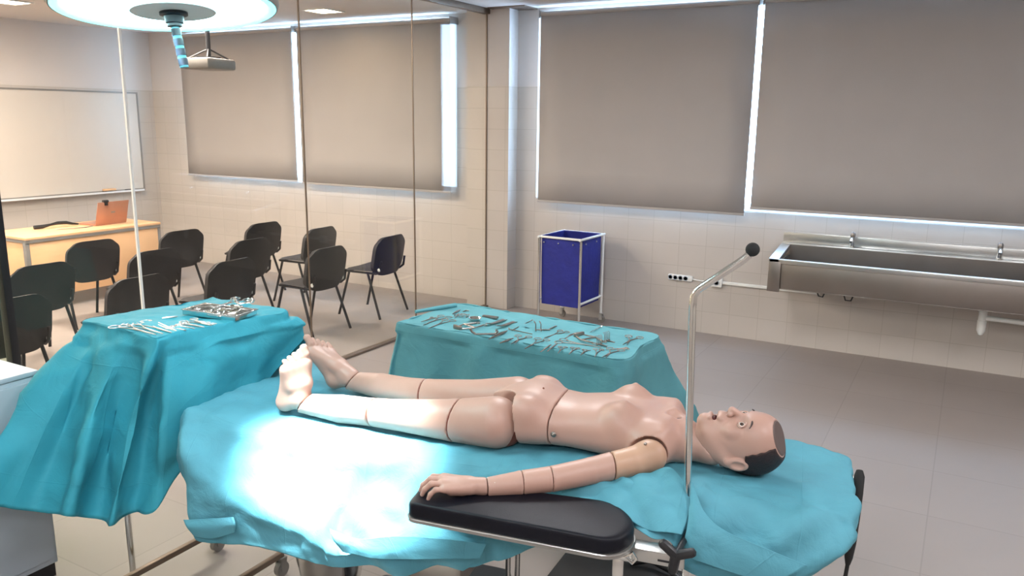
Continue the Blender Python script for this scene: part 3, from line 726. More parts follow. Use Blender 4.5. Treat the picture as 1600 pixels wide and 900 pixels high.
# ------------------------------------------------------------------ implicit surfaces -> meshes (surface nets)
class SDF:
    def __init__(s, lo, hi, h):
        s.lo = np.array(lo); s.h = h; n = np.ceil((np.array(hi)-s.lo)/h).astype(int)+1
        ax = [(s.lo[i]+np.arange(n[i])*h).astype(np.float32) for i in range(3)]
        s.X, s.Y, s.Z = np.meshgrid(*ax, indexing='ij')
    def cone(s, a, b, ra, rb, fl=None):
        a = np.array(a, np.float32); b = np.array(b, np.float32); d = b-a; L2 = float(d@d)+1e-12
        px, py, pz = s.X-a[0], s.Y-a[1], s.Z-a[2]
        t = np.clip((px*d[0]+py*d[1]+pz*d[2])/L2, 0, 1)
        qx, qy, qz = px-t*d[0], py-t*d[1], pz-t*d[2]
        if fl is not None:       # flatten along unit axis fl[:3] by factor fl[3]
            n = np.array(fl[:3]); n = n/np.linalg.norm(n); k = qx*n[0]+qy*n[1]+qz*n[2]; f = fl[3]-1
            qx, qy, qz = qx+k*n[0]*f, qy+k*n[1]*f, qz+k*n[2]*f
        return np.sqrt(qx*qx+qy*qy+qz*qz)-(ra+(rb-ra)*t)
    def ell(s, c, r, R=None):
        p = [s.X-c[0], s.Y-c[1], s.Z-c[2]]
        if R is not None:
            R = np.array(R); p = [R[i, 0]*p[0]+R[i, 1]*p[1]+R[i, 2]*p[2] for i in range(3)]
        k0 = np.sqrt(sum((p[i]/r[i])**2 for i in range(3)))+1e-9; k1 = np.sqrt(sum((p[i]/r[i]**2)**2 for i in range(3)))+1e-9
        return k0*(k0-1)/k1
    def plane(s, n, d): # >0 on the side of n
        n = np.array(n, float); n /= np.linalg.norm(n); return s.X*n[0]+s.Y*n[1]+s.Z*n[2]-d
    def planep(s, p, n):
        n = np.array(n, float); n /= np.linalg.norm(n); return s.plane(n, float(np.dot(n, p)))
    def loft(s, tab, n=2.4):
        tab = np.array(tab); xs = tab[:, 0]; xx = s.X[:, 0, 0]
        def f(c):
            dense = np.linspace(xs[0], xs[-1], 400); y = np.interp(dense, xs, tab[:, c]); k = np.hanning(31); k /= k.sum()
            y = np.convolve(np.pad(y, 15, 'edge'), k, 'valid'); return np.interp(xx, dense, y)[:, None, None].astype(np.float32)
        a, zb, zt, vc = f(1), f(2), f(3), f(4); zc = (zb+zt)/2; hh = (zt-zb)/2
        r = (np.abs((s.Y-vc)/a)**n+np.abs((s.Z-zc)/hh)**n)**(1/n)
        d = (r-1)*np.minimum(a, hh)
        return np.maximum(d, np.maximum(xs[0]-s.X, s.X-xs[-1]))
def smin(a, b, k):
    h = np.clip(.5+.5*(b-a)/k, 0, 1); return b*(1-h)+a*h-k*h*(1-h)
def smax(a, b, k): return -smin(-a, -b, k)
def nets(S, Fd):
    s = Fd < 0; nx, ny, nz = s.shape
    c = s[:-1, :-1, :-1].astype(np.int8)*0
    for i in (0, 1):
        for j in (0, 1):
            for k in (0, 1): c += s[i:nx-1+i, j:ny-1+j, k:nz-1+k]
    act = (c > 0) & (c < 8); idx = -np.ones(act.shape, np.int64); I = np.argwhere(act); idx[act] = np.arange(len(I))
    acc = np.zeros((len(I), 3)); cnt = np.zeros(len(I)); x, y, z = I.T
    cs = [(i, j, k) for i in (0, 1) for j in (0, 1) for k in (0, 1)]
    for p in cs:
        for a in range(3):
            if p[a] == 0:
                q = list(p); q[a] = 1
                f0 = Fd[x+p[0], y+p[1], z+p[2]]; f1 = Fd[x+q[0], y+q[1], z+q[2]]
                mk = (f0 < 0) != (f1 < 0); t = np.where(mk, f0/(f0-f1+1e-12*(f0 == f1)), 0)
                pos = np.zeros((len(I), 3)); pos[:] = p; pos[:, a] += t
                acc += pos*mk[:, None]; cnt += mk
    P = (I+acc/cnt[:, None])*S.h+S.lo
    faces = []
    for a in range(3):
        b_, c_ = (a+1) % 3, (a+2) % 3
        sl0 = [slice(None)]*3; sl1 = [slice(None)]*3; sl0[a] = slice(0, -1); sl1[a] = slice(1, None)
        d = s[tuple(sl0)] != s[tuple(sl1)]; E = np.argwhere(d)
        ok = (E[:, b_] > 0) & (E[:, c_] > 0) & (E[:, b_] < s.shape[b_]-1) & (E[:, c_] < s.shape[c_]-1); E = E[ok]
        q = []
        for db, dc in ((0, 0), (-1, 0), (-1, -1), (0, -1)):
            e = E.copy(); e[:, b_] += db; e[:, c_] += dc; q.append(idx[e[:, 0], e[:, 1], e[:, 2]])
        q = np.array(q).T; flip = s[tuple(E.T)]; q[~flip] = q[~flip][:, ::-1]; faces.append(q)
    Fq = np.concatenate(faces); return P, Fq[(Fq >= 0).all(1)]
def sdf_obj(name, S, Fd, material, parent, off, smooth_it=1):
    P, Q = nets(S, Fd)
    if smooth_it:
        n = len(P); E = np.concatenate([Q[:, [0, 1]], Q[:, [1, 2]], Q[:, [2, 3]], Q[:, [3, 0]]]); E = np.concatenate([E, E[:, ::-1]])
        deg = np.bincount(E[:, 0], minlength=n)
        for _ in range(smooth_it):
            A = np.stack([np.bincount(E[:, 0], weights=P[E[:, 1], i], minlength=n) for i in range(3)], 1)/np.maximum(deg, 1)[:, None]
            P = P*.5+A*.5
    P = P-np.array(off)
    me = bpy.data.meshes.new(name); me.vertices.add(len(P)); me.vertices.foreach_set('co', P.astype(np.float32).ravel())
    me.loops.add(Q.size); me.loops.foreach_set('vertex_index', Q.astype(np.int32).ravel())
    me.polygons.add(len(Q)); me.polygons.foreach_set('loop_start', np.arange(0, Q.size, 4, dtype=np.int32)); me.polygons.foreach_set('loop_total', np.full(len(Q), 4, np.int32))
    me.update(calc_edges=True); me.validate(); me.shade_smooth()
    me.materials.append(MATS[material]); o = bpy.data.objects.new(name, me); return link(o, parent)

# ------------------------------------------------------------------ training manikin, lying on its back
MO = V((-.85, 0, -.03))
MK = thing('training_manikin', 'jointed plastic medical training manikin lying on its back on the turquoise drape', 'manikin', W3(*MO), A10)
CV = .01
LEGN = [((-.892, -.100, .056), .087), ((-1.05, -.088, .036), .073), ((-1.27, -.080, .022), .055), ((-1.38, -.080, .018), .050), ((-1.50, -.078, .012), .051), ((-1.62, -.074, .010), .040), ((-1.70, -.072, .012), .036)]
LEGF = [((-.892, .120, .058), .087), ((-1.05, .124, .040), .073), ((-1.25, .145, .030), .055), ((-1.36, .163, .024), .049), ((-1.48, .180, .020), .050), ((-1.60, .195, .018), .039), ((-1.66, .20, .018), .036)]
def chain(S, pts, k=.02):
    d = None
    for i in range(len(pts)-1):
        e = S.cone(pts[i][0], pts[i+1][0], pts[i][1], pts[i+1][1]); d = e if d is None else smin(d, e, .003)
    return d
TORSO = [(-1.00, .10, -.0, .08, CV), (-.95, .15, -.01, .115, CV), (-.88, .168, -.02, .150, CV), (-.81, .165, -.022, .168, CV), (-.76, .158, -.02, .166, CV), (-.70, .145, -.012, .142, CV), (-.64, .138, -.012, .138, CV),
         (-.57, .145, -.016, .148, CV), (-.48, .158, -.020, .156, CV), (-.41, .168, -.018, .150, CV), (-.35, .160, -.012, .134, CV-.005), (-.31, .118, -.008, .118, CV-.012), (-.275, .075, -.004, .112, CV-.02)]
def torso(S):
    d = S.loft(TORSO, 2.5)
    for sv, z in ((-1, .112), (1, .118)):
        d = smin(d, S.ell((-.470, CV+sv*.083, z), (.066, .062, .060)), .022)
        d = smin(d, S.cone((-.46, CV+sv*.083, z+.045), (-.462, CV+sv*.085, z+.062), .018, .006), .02)
    for sv in (-1, 1):
        d = smin(d, S.cone((-.355, CV+sv*.11, .07), (-.36, CV+sv*.165, .055), .062, .050), .04)
        d = smin(d, S.cone((-.322, CV+sv*.02, .128), (-.335, CV+sv*.15, .110), .010, .010), .03)   # collar bones
        d = smin(d, S.ell((-.79, CV+sv*.115, .125), (.045, .03, .03)), .04)                          # hip bones
    d = smin(d, S.cone((-.33, CV-.01, .055), (-.19, -.045, .055), .062, .056), .045)
    d = smax(d, -S.ell((-.315, -.012, .135), (.02, .02, .016)), .015)
    return d
def pelvis_only(S):
    d = S.loft(TORSO, 2.5)
    for sv in (-1, 1): d = smin(d, S.ell((-.79, CV+sv*.115, .125), (.045, .03, .03)), .04)
    return d
ARMN = [((-.36, -.178, .052), .047), ((-.40, -.205, .040), .045), ((-.52, -.275, .018), .040), ((-.62, -.34, .004), .038), ((-.70, -.385, -.002), .036), ((-.80, -.44, -.010), .0275), ((-.835, -.457, -.012), .026)]
AD = np.array((-.86, -.48, -.02)); AD = AD/np.linalg.norm(AD)
def armplane(S, u, v): return S.planep((u, v, .02), AD)      # positive toward the hand
shoulder_cut = lambda S: np.minimum(S.cone((-.362, -.185, .055), (-.44, -.23, .035), .055, .052), 9)
G = .0016
# torso
H1 = .0042
S = SDF((-.74, -.26, -.05), (-.13, .27, .22), H1)
d = torso(S); d = np.maximum(d, -(S.X+.705-.012*np.cos(S.Y*9)-.0)+G)
d = np.maximum(d, S.X+.165+np.clip(S.Z-.03, 0, .07)*1.05)
d = np.maximum(d, -(shoulder_cut(S)-.0035))
d = np.maximum(d, -(S.cone((-.362, .20, .055), (-.44, .235, .035), .055, .052)-.0035))
d = np.maximum(d, -S.ell((-.302, -.012, .128), (.010, .009, .02)))
TO = sdf_obj('torso', S, d, 'skin', MK, MO)
b = MB(); b.off = MO; b.ball((-.302, -.012, .112), .010, 12); b.build('neck_opening', 'mouth', TO)
b = MB(); b.off = MO; b.ball((-.678, -.142, .060), .0095, 14, (1, .5, 1)); b.ball((-.678, -.146, .060), .005, 10, (1, .8, 1)); b.build('side_screw', 'steel_dark', TO)
# pelvis
S = SDF((-1.06, -.22, -.05), (-.68, .24, .20), H1)
d = pelvis_only(S); d = np.maximum(d, (S.X+.705-.012*np.cos(S.Y*9))+G)
for vv in (-.114, .134):
    ux = np.maximum(S.X+.892, 0); d = np.maximum(d, .0960-np.sqrt(ux*ux+(S.Y-vv*.93-.001)**2+((S.Z-.057)*.70)**2))
d = smax(d, np.abs(S.Y-.012)-((S.X+.945)*.6+np.maximum(0, S.X+.86)*4), .004)
d = np.maximum(d, -(S.X+.89+0*S.Y)-np.abs(S.Y-CV)*.0) if False else d
PE = sdf_obj('pelvis', S, d, 'skin', MK, MO)
b = MB(); b.off = MO; b.ball((-.755, CV-.02, .163), .004, 8); b.build('screw_hole', 'seam_dark', PE)
# legs
def leg(pts, side):
    v0 = -.30 if side < 0 else -.02; v1 = .06 if side < 0 else .34
    cuts = [-.70, -1.035, -1.365, -1.62] if side < 0 else [-.70, -1.275, -1.62]
    names = ['upper_thigh', 'thigh', 'shin'] if side < 0 else ['thigh', 'shin']
    for k_ in range(len(names)):
        hi, lo = cuts[k_], cuts[k_+1]
        S = SDF((lo-.06, v0, -.07), (hi+.03, v1, .16), H1)
        d = chain(S, pts)
        bow = .010*np.cos((S.Z-.03)*22)*(1 if side < 0 else .3)
        if k_ > 0: d = np.maximum(d, S.X-hi+bow*(1 if k_ == 1 else .3)+G*1.3)
        last = k_ == len(names)-1
        if not last: d = np.maximum(d, -(S.X-lo+bow*(1 if k_ == 0 else .3))+G*1.3)
        else: d = np.maximum(d, -S.planep((-1.645 if side < 0 else -1.61, 0, .03), (1, 0, -.75))+G)
        sdf_obj(names[k_], S, d, 'skin', MK, MO)
leg(LEGN, -1); leg(LEGF, 1)
# thin dark liners visible in the joint gaps
for pts, x0s in ((LEGN, (-1.035, -1.365)), (LEGF, (-1.275,))):
    for x0 in x0s:
        i = max(k_ for k_ in range(len(pts)) if pts[k_][0][0] > x0); tt = (x0-pts[i][0][0])/(pts[i+1][0][0]-pts[i][0][0])
        c_ = V(pts[i][0]).lerp(V(pts[i+1][0]), tt); r = pts[i][1]*(1-tt)+pts[i+1][1]*tt-.0045; b = MB(); b.off = MO
        b.tube([(x0-.02, c_.y, c_.z), (x0+.02, c_.y, c_.z)], r, 28); b.build('joint_liner', 'seam_dark', MK)
for sv, pts in ((-1, LEGN), (1, LEGF)):
    b = MB(); b.off = MO; b.ball((-.868, sv*.104+CV, .044), .074, 24, (1, .85, .95)); b.build('joint_liner', 'seam_dark', MK)

def foot(heel, ankle, ball_in, ball_out, toe_dir, toes, side, skin='skin'):
    """ball_in = big-toe side of the ball of the foot, ball_out = little-toe side"""
    pts = np.array([heel, ankle, ball_in, ball_out]); lo = pts.min(0)-.07; hi = pts.max(0)+.08
    S = SDF(lo, hi, .0028)
    h, a_, bi, bo = [np.array(p, float) for p in (heel, ankle, ball_in, ball_out)]
    d = S.cone(h, a_, .034, .036)
    for t, r in ((0, .023), (.33, .021), (.66, .019), (1, .018)):
        m_ = bi*(1-t)+bo*t; mid = (a_*.55+m_*.45)+np.array((.012, 0, 0))*(1-t)
        d = smin(d, S.cone(a_, mid, .030, .025), .018); d = smin(d, S.cone(mid, m_, .024, r), .016)
        d = smin(d, S.cone(h, m_, .026, r*.9), .018)
    td = np.array(toe_dir, float); td /= np.linalg.norm(td)
    for k_ in range(5):
        t = k_/4; base = bi*(1-t)+bo*t; L = [.052, .044, .040, .034, .028][k_]; r = [.0145, .0098, .0095, .0092, .0090][k_]
        b0 = base+td*.006; mid = b0+td*L*.55+np.array((.007, 0, 0)); tip = b0+td*L
        e = smin(S.cone(b0, mid, r*1.05, r*.9), S.cone(mid, tip, r*.92, r), .006)
        d = smin(d, e, .0045)
    if side < 0: d = np.maximum(d, S.planep((-1.645, 0, .03), (1, 0, -.75))+G)
    else: d = np.maximum(d, S.planep((-1.61, 0, .03), (1, 0, -.75))+G)
    return sdf_obj('foot', S, d, skin, MK, MO)
foot((-1.735, -.080, .010), (-1.675, -.074, .028), (-1.664, -.052, .160), (-1.712, -.108, .143), (-.05, 0, 1), None, -1)
foot((-1.695, .195, .016), (-1.63, .20, .030), (-1.785, .170, .130), (-1.745, .245, .112), (-.32, 0, 1), None, 1)

# near arm, resting on the board
def arm_piece(name, p0, p1, material, lo, hi, first=False, G=.0007):
    S = SDF(lo, hi, .0032)
    d = chain(S, ARMN)
    if first: d = smin(d, S.ell((-.362, -.182, .052), (.052, .050, .050)), .01)
    if p0 is not None: d = np.maximum(d, -armplane(S, *p0)+(G if name != 'upper_arm' else .002))
    if p1 is not None: d = np.maximum(d, armplane(S, *p1)+G)
    return sdf_obj(name, S, d, material, MK, MO)
sh = arm_piece('shoulder', None, (-.462, -.240), 'skin_pale', (-.54, -.31, -.04), (-.29, -.11, .12), True)
ua = arm_piece('upper_arm', (-.462, -.240), (-.625, -.340), 'skin', (-.70, -.42, -.06), (-.40, -.18, .09))
fa = arm_piece('forearm', (-.625, -.340), (-.70, -.385), 'skin', (-.77, -.46, -.07), (-.56, -.28, .07))
wr = arm_piece('lower_forearm', (-.70, -.385), (-.792, -.435), 'skin', (-.85, -.50, -.07), (-.64, -.33, .06))
for u, v, z, mt, r in ((-.735, -.424, .014, 'eye_white', .0055), (-.765, -.440, .010, 'eye_white', .0055), (-.49, -.293, .012, 'steel_dark', .006), (-.372, -.203, .099, 'steel_dark', .005)):
    b = MB(); b.off = MO; b.ball((u, v, z), r, 12); b.build('button' if mt == 'eye_white' else 'screw', mt, MK)
# far arm lies along the far side of the body
FA = [((-.36, .195, .055), .048), ((-.50, .215, .030), .040), ((-.62, .222, .020), .038), ((-.86, .235, .010), .027), ((-.90, .24, .008), .026)]
S = SDF((-.99, .12, -.04), (-.29, .30, .13), .0045); d = chain(S, FA)
sdf_obj('far_arm', S, d, 'skin_pale', MK, MO)

def hand(wrist, fwd, side, upv, name='hand'):
    w_ = np.array(wrist, float); f = np.array(fwd, float); f /= np.linalg.norm(f)
    s_ = np.array(side, float); s_ -= f*(s_@f); s_ /= np.linalg.norm(s_); n = np.cross(f, s_); n *= 1 if n[2] > 0 else -1
    P = lambda a, b_, c_: tuple(w_+f*a+s_*b_+n*c_)
    S = SDF(w_-np.array((.19, .14, .06)), w_+np.array((.06, .10, .07)), .0022)
    d = S.cone(P(-.035, 0, 0), P(.01, 0, .004), .0265, .0245, None)
    fl = (*n, 1.25)
    kn = [(-.030, .078, .010), (-.010, .085, .016), (.011, .085, .017), (.031, .080, .012)]  # little .. index at +side
    for b_, a, c_ in kn:
        d = smin(d, S.cone(P(.008, b_*.45, .003), P(a, b_, c_), .0185, .0125), .012)
    d = smin(d, S.cone(P(.03, -.012, -.006), P(.06, -.02, -.004), .015, .012), .012)
    L = [(.028, .020, .016), (.034, .026, .018), (.037, .028, .019), (.033, .024, .018)]
    for (b_, a, c_), (l1, l2, l3), r in zip(kn, L, (.0078, .0088, .0092, .0090)):
        sp = b_*.22
        p0 = P(a, b_, c_-.001); p1 = P(a+l1*.93, b_+sp*.4, c_+.000); p2 = P(a+l1*.93+l2*.72, b_+sp*.6, c_-l2*.70); p3 = P(a+l1*.93+l2*.72+l3*.38, b_+sp*.7, c_-l2*.70-l3*.9)
        e = smin(S.cone(p0, p1, r*1.08, r), smin(S.cone(p1, p2, r, r*.9), S.cone(p2, p3, r*.9, r*.78), .004), .004)
        d = smin(d, e, .0035)
    t0 = P(.018, .020, -.004); t1 = P(.048, .050, -.010); t2 = P(.078, .062, -.014); t3 = P(.100, .062, -.020)
    d = smin(d, smin(S.cone(t0, t1, .0155, .0115), smin(S.cone(t1, t2, .0115, .0098), S.cone(t2, t3, .0098, .0082), .004), .005), .007)
    d = np.maximum(d, -armplane(S, -.792, -.435)+G)
    return sdf_obj(name, S, d, 'skin', MK, MO)
hand((-.832, -.457, -.004), (-.90, -.42, .03), (-.42, .90, .12), None)

# head
HC = -.045
HA = radians(9); HP = V((0, HC, .083))                 # the head rolls a little towards the near side
HM = Matrix.Translation(HP) @ Matrix.Rotation(HA, 4, 'X') @ Matrix.Translation(-HP)
def roll(S):
    y, z = S.Y-HP.y, S.Z-HP.z; S.Y = y*cos(HA)+z*sin(HA)+HP.y; S.Z = -y*sin(HA)+z*cos(HA)+HP.z
def headpart(b, name, mt, parent, **k): b.v = [HM @ v for v in b.v]; return b.build(name, mt, parent, **k)
def cran(S, g=0):
    d = S.ell((-.076, HC, .083), (.102+g, .078+g, .097+g)); return smin(d, S.ell((-.048, HC, .110), (.068+g, .066+g, .070+g)), .03)
S = SDF((-.285, -.16, -.03), (.05, .07, .225), .0021); roll(S)
d = cran(S)
d = smin(d, S.ell((-.155, HC, .100), (.078, .060, .066)), .03)           # face / jaw mass
d = smin(d, S.ell((-.214, HC, .140), (.026, .028, .026)), .02)           # chin
for sv in (-1, 1):
    d = smin(d, S.cone((-.135, HC+sv*.058, .045), (-.205, HC+sv*.030, .120), .020, .016), .02)  # jaw line
    d = smin(d, S.ell((-.130, HC+sv*.042, .140), (.026, .020, .018)), .015)                        # cheek bones
d = smin(d, S.ell((-.075, HC, .160), (.022, .045, .016)), .015)          # brow
for sv in (-1, 1): d = smax(d, -S.ell((-.104, HC+sv*.033, .178), (.013, .017, .016)), .012)
d = smin(d, S.cone((-.092, HC, .168), (-.136, HC, .190), .0075, .0115), .010)   # nose
for sv in (-1, 1): d = smin(d, S.ell((-.141, HC+sv*.011, .181), (.009, .008, .008)), .006)
for sv in (-1, 1): d = smax(d, -S.ell((-.1485, HC+sv*.0065, .180), (.004, .0036, .006)), .002)
d = smin(d, S.ell((-.164, HC, .166), (.016, .026, .012)), .012)          # upper lip mound
d = smin(d, S.cone((-.173, HC-.017, .168), (-.173, HC+.017, .168), .0055, .0055), .005)
d = smin(d, S.cone((-.200, HC-.015, .163), (-.200, HC+.015, .163), .006, .006), .005)
d = smax(d, -S.ell((-.1865, HC, .172), (.0095, .019, .026)), .003)       # open mouth
d = smin(d, S.cone((-.29, -.02, .055), (-.175, HC, .052), .060, .056), .03) # neck
# ears
for sv in (-1, 1):
    ey = HC+sv*.079
    e = S.ell((-.108, ey, .050), (.034, .009, .021)); e = smax(e, -S.ell((-.104, ey+sv*.008, .051), (.020, .008, .012)), .004)
    e = smin(e, S.ell((-.138, ey, .054), (.010, .007, .011)), .006)
    d = smin(d, e, .005)
# flat opening at the crown and trimmed neck
capn = (.93, -.16, .33); capp = (-.005, HC-.01, .148)
d = smax(d, S.planep(capp, capn), .0015)
d = np.maximum(d, -(S.X+.163+np.clip(S.Z-.03, 0, .075)*1.05))
HD = sdf_obj('head', S, d, 'skin', MK, MO)
# hair shell
S = SDF((-.17, -.15, -.035), (.06, .07, .17), .0021); roll(S)
h_ = np.maximum(cran(S, .0045), -cran(S, -.004))
h_ = np.maximum(h_, S.planep(capp, capn)+.001)
bound = np.maximum(S.Z-(.094+.36*(S.X+.06)+.0015*np.sin(S.X*260)), np.minimum(-(S.X+.086), S.Z-.022+(S.X+.086)*.1))
h_ = np.maximum(h_, bound); h_ = np.maximum(h_, -(S.X+.150))
h_ = np.maximum(h_, -(S.ell((-.112, HC, .048), (.041, .105, .028))))
HR = sdf_obj('hair', S, h_, 'hair', MK, MO)
# skull cap plate closing the opening
Rn = np.array(capn)/np.linalg.norm(capn); nrm = V(Rn); c0 = V(capp)
e1 = nrm.cross(V((0, 1, 0))).normalized(); e2 = nrm.cross(e1)
S = SDF((-.10, -.15, .0), (.06, .07, .2), .0016); roll(S)
pl = S.planep(capp, capn)
sdf_obj('skull_plate', S, np.maximum(cran(S, -.0015), np.abs(pl-.001)-.0022), 'skull_cap', HD, MO, 0)
for sv in (-1, 1):
    ec = V((-.1045, HC+sv*.033, .1575))
    b = MB(); b.off = MO; b.ball(ec, .0128, 20); eb = headpart(b, 'eyeball', 'eye_white', HD)
    b = MB(); b.off = MO; b.ball(ec+V((.0005, -.0022, .0062)), .0080, 16, (1, 1, .9)); headpart(b, 'iris', 'iris', eb)
    b = MB(); b.off = MO
    b.tube([(-.1035+.0125*(1-t*t)**.5, HC+sv*.033+.0165*t, .1700-.006*t*t) for t in [k_/8-1 for k_ in range(17)]], .0024, 6); headpart(b, 'eyelid', 'skin', HD)
    b = MB(); b.off = MO
    b.tube([(-.1035-.0105*(1-t*t)**.5, HC+sv*.033+.0165*t, .1685-.005*t*t) for t in [k_/8-1 for k_ in range(17)]], .0018, 6); headpart(b, 'eyelid', 'skin', HD)
    b = MB(); b.off = MO
    b.tube([(-.080+.006*(1-t*t), HC+sv*(.036+.024*t), .1785-.010*((t+1)/2)**2) for t in [k_/6-1 for k_ in range(13)]], [.0012+.0022*(1-abs(k_/6-1)) for k_ in range(13)], 8); headpart(b, 'eyebrow', 'hair', HD)
b = MB(); b.off = MO; b.ball((-.1865, HC, .152), .016, 16, (.62, 1.1, .7)); headpart(b, 'mouth_cavity', 'mouth', HD)
# neck tape
b = MB(); b.off = MO
b.tube([(-.222, HC+.058*cos(a), .056+.064*sin(a)) for a in [radians(20+k_*10) for k_ in range(8)]], .010, 8, ry=.004); b.build('neck_tape', 'tape', MK)

# ------------------------------------------------------------------ instrument stand (left) with drape
Z1 = 1.10
def z1(px, py, z=Z1): return on_z(px, py, z)
A_, B_, C_, D_ = z1(130, 501), z1(243, 528), z1(447, 488), z1(333, 466)
cen = (A_+B_+C_+D_)/4
t = thing('instrument_stand', 'wheeled chrome instrument stand carrying the left turquoise drape', 'instrument stand', (cen.x, cen.y, 0))
off = V((cen.x, cen.y, 0))
def IM(): b = MB(); b.off = off; return b
inner = [p.lerp(V((cen.x, cen.y, Z1)), .05) for p in (A_, B_, C_, D_)]
b = IM(); b.prism([(p.x, p.y) for p in inner], Z1-.03, Z1-.006); b.build('tray_top', 'steel', t)
for x, y in ((-2.835, 1.842), (-2.90, 2.28)):
    b = IM(); b.tube([(x, y, .02 if y < 1.85 else .12), (x, y, Z1-.03)], .0125, 14); b.build('leg', 'steel_bright', t)
for x in (-2.735, -2.345):
    b = IM(); b.box((x-.012, 1.45, .085), (x+.012, 2.2, .11), .004); b.build('base_rail', 'alu_brown', t)
    for y in (1.5, 2.19):
        c_ = IM(); c_.tube([(x-.012, y, .032), (x+.012, y, .032)], .032, 18); w_ = c_.build('wheel', 'desk_grey', t)
        c_ = IM(); c_.box((x-.02, y-.014, .03), (x-.014, y+.014, .078)); c_.box((x+.014, y-.014, .03), (x+.02, y+.014, .078)); c_.box((x-.02, y-.018, .074), (x+.02, y+.018, .088), .003); c_.build('caster_fork', 'desk_grey', t)
b = IM(); b.box((-2.745, 1.5, .085), (-2.335, 1.53, .108), .003); b.build('cross_bar', 'steel', t)

def P2(px, py, **k): # point on the ray through a photo pixel at a given world coordinate
    d = ray(px, py)
    if 'x' in k: t_ = k['x']/d.x
    elif 'y' in k: t_ = k['y']/d.y
    else: t_ = (k['z']-CAMH)/d.z
    return V((d.x*t_, d.y*t_, CAMH+d.z*t_))
# cross rows run from the back hem over the top to the front hem; columns from the far-left side round to the right
def lerp(a, b_, t_): return a.lerp(b_, t_)
top = lambda p: V((p.x, p.y, Z1+.004))
A1, B1, C1, D1 = map(top, (A_, B_, C_, D_))
def down(p, out, dz): return V((p.x+out[0], p.y+out[1], p.z-dz))
# top sheet + front + left side as one polar-like sheet: loops around the table, from centre to hem
N_loop = []
# outline points of the top edge, going around: start at back-left D, A (left), B (near right), C (far right)
edge = [D1, lerp(D1, A1, .35), lerp(D1, A1, .7), A1, lerp(A1, B1, .2), lerp(A1, B1, .4), lerp(A1, B1, .6), lerp(A1, B1, .82), B1, lerp(B1, C1, .06), lerp(B1, C1, .14), lerp(B1, C1, .4), lerp(B1, C1, .7), C1, lerp(C1, D1, .35), lerp(C1, D1, .7)]
hemA = [V((-2.98, 2.5, .7)), V((-3.09, 2.2, .7)), V((-3.10, 1.88, .7)), P2(-60, 770, y=1.30), P2(8, 793, y=1.42), P2(58, 800, y=1.51), P2(105, 806, y=1.52), P2(150, 812, y=1.64), P2(172, 822, y=1.62), P2(210, 801, y=1.73), P2(248, 793, y=1.74),
        V((-2.475, 1.98, .68)), V((-2.46, 2.22, .79)), P2(482, 528, y=2.42), V((-2.6, 2.52, .8)), V((-2.8, 2.52, .8))]
midA = [V((-2.96, 2.45, .95)), V((-3.07, 2.25, .92)), V((-3.09, 1.93, .92)), P2(52, 600, y=1.64), P2(78, 645, y=1.61), P2(108, 655, y=1.68), P2(142, 655, y=1.65), P2(180, 655, y=1.77), P2(206, 660, y=1.73), P2(232, 655, y=1.82), P2(254, 660, y=1.79),
        V((-2.445, 2.03, .95)), V((-2.41, 2.25, .97)), P2(478, 505, y=2.42), V((-2.6, 2.47, .98)), V((-2.8, 2.5, .98))]
cc = V((cen.x, cen.y, Z1+.003))
ctrl = []
for e, mA, hA in zip(edge, midA, hemA):
    out = (e-cc); out.z = 0; out.normalize()
    ctrl.append([cc+(e-cc)*.02, lerp(cc, e, .5), lerp(cc, e, .93), e+V((0, 0, -.003)), e+out*.012+V((0, 0, -.035)), lerp(e+out*.012, mA, .5), mA, lerp(mA, hA, .5), hA])
ctrl.append(ctrl[0])
def ib(p):
    if p.z < Z1-.06: return .007*sin(p.x*24+p.z*9)+.020*abs(sin(p.x*9-p.y*14+p.z*3))-.008
    return -.001
SO = V((cen.x, cen.y, Z1))
o = sheet('instrument_drape', ctrl, 10, 8, 'drape_stand', SO, amp=.008, nscale=5, seed=3, bumps=lambda p: ib(p) if p.z < Z1-.03 else -.001)
o.location = SO; tag(o, 'turquoise drape hanging in folds over the left instrument stand', 'drape')

# ------------------------------------------------------------------ far instrument table
Z2 = .85
q = [on_z(*p, Z2) for p in ((622, 505), (972, 563), (1026, 524), (716, 476))]
NL, NR, FR, FL = q; c2 = (NL+NR+FR+FL)/4
t = thing('instrument_table', 'rectangular steel instrument table under the far drape', 'table', (c2.x, c2.y, 0))
b = MB(); b.off = V((c2.x, c2.y, 0)); inn = [p.lerp(c2, .03) for p in q]
b.prism([(p.x, p.y) for p in inn], Z2-.035, Z2-.006); b.build('tabletop', 'steel', t)
for p in inn:
    pp = p.lerp(c2, .06); b = MB(); b.off = V((c2.x, c2.y, 0)); b.tube([(pp.x, pp.y, .0), (pp.x, pp.y, Z2-.035)], .015, 12); b.build('leg', 'steel_bright', t)
edge = [NL, lerp(NL, NR, .25), lerp(NL, NR, .5), lerp(NL, NR, .75), NR, lerp(NR, FR, .5), FR, lerp(FR, FL, .25), lerp(FR, FL, .5), lerp(FR, FL, .75), FL, lerp(FL, NL, .5)]
ctrl = []
hem = []
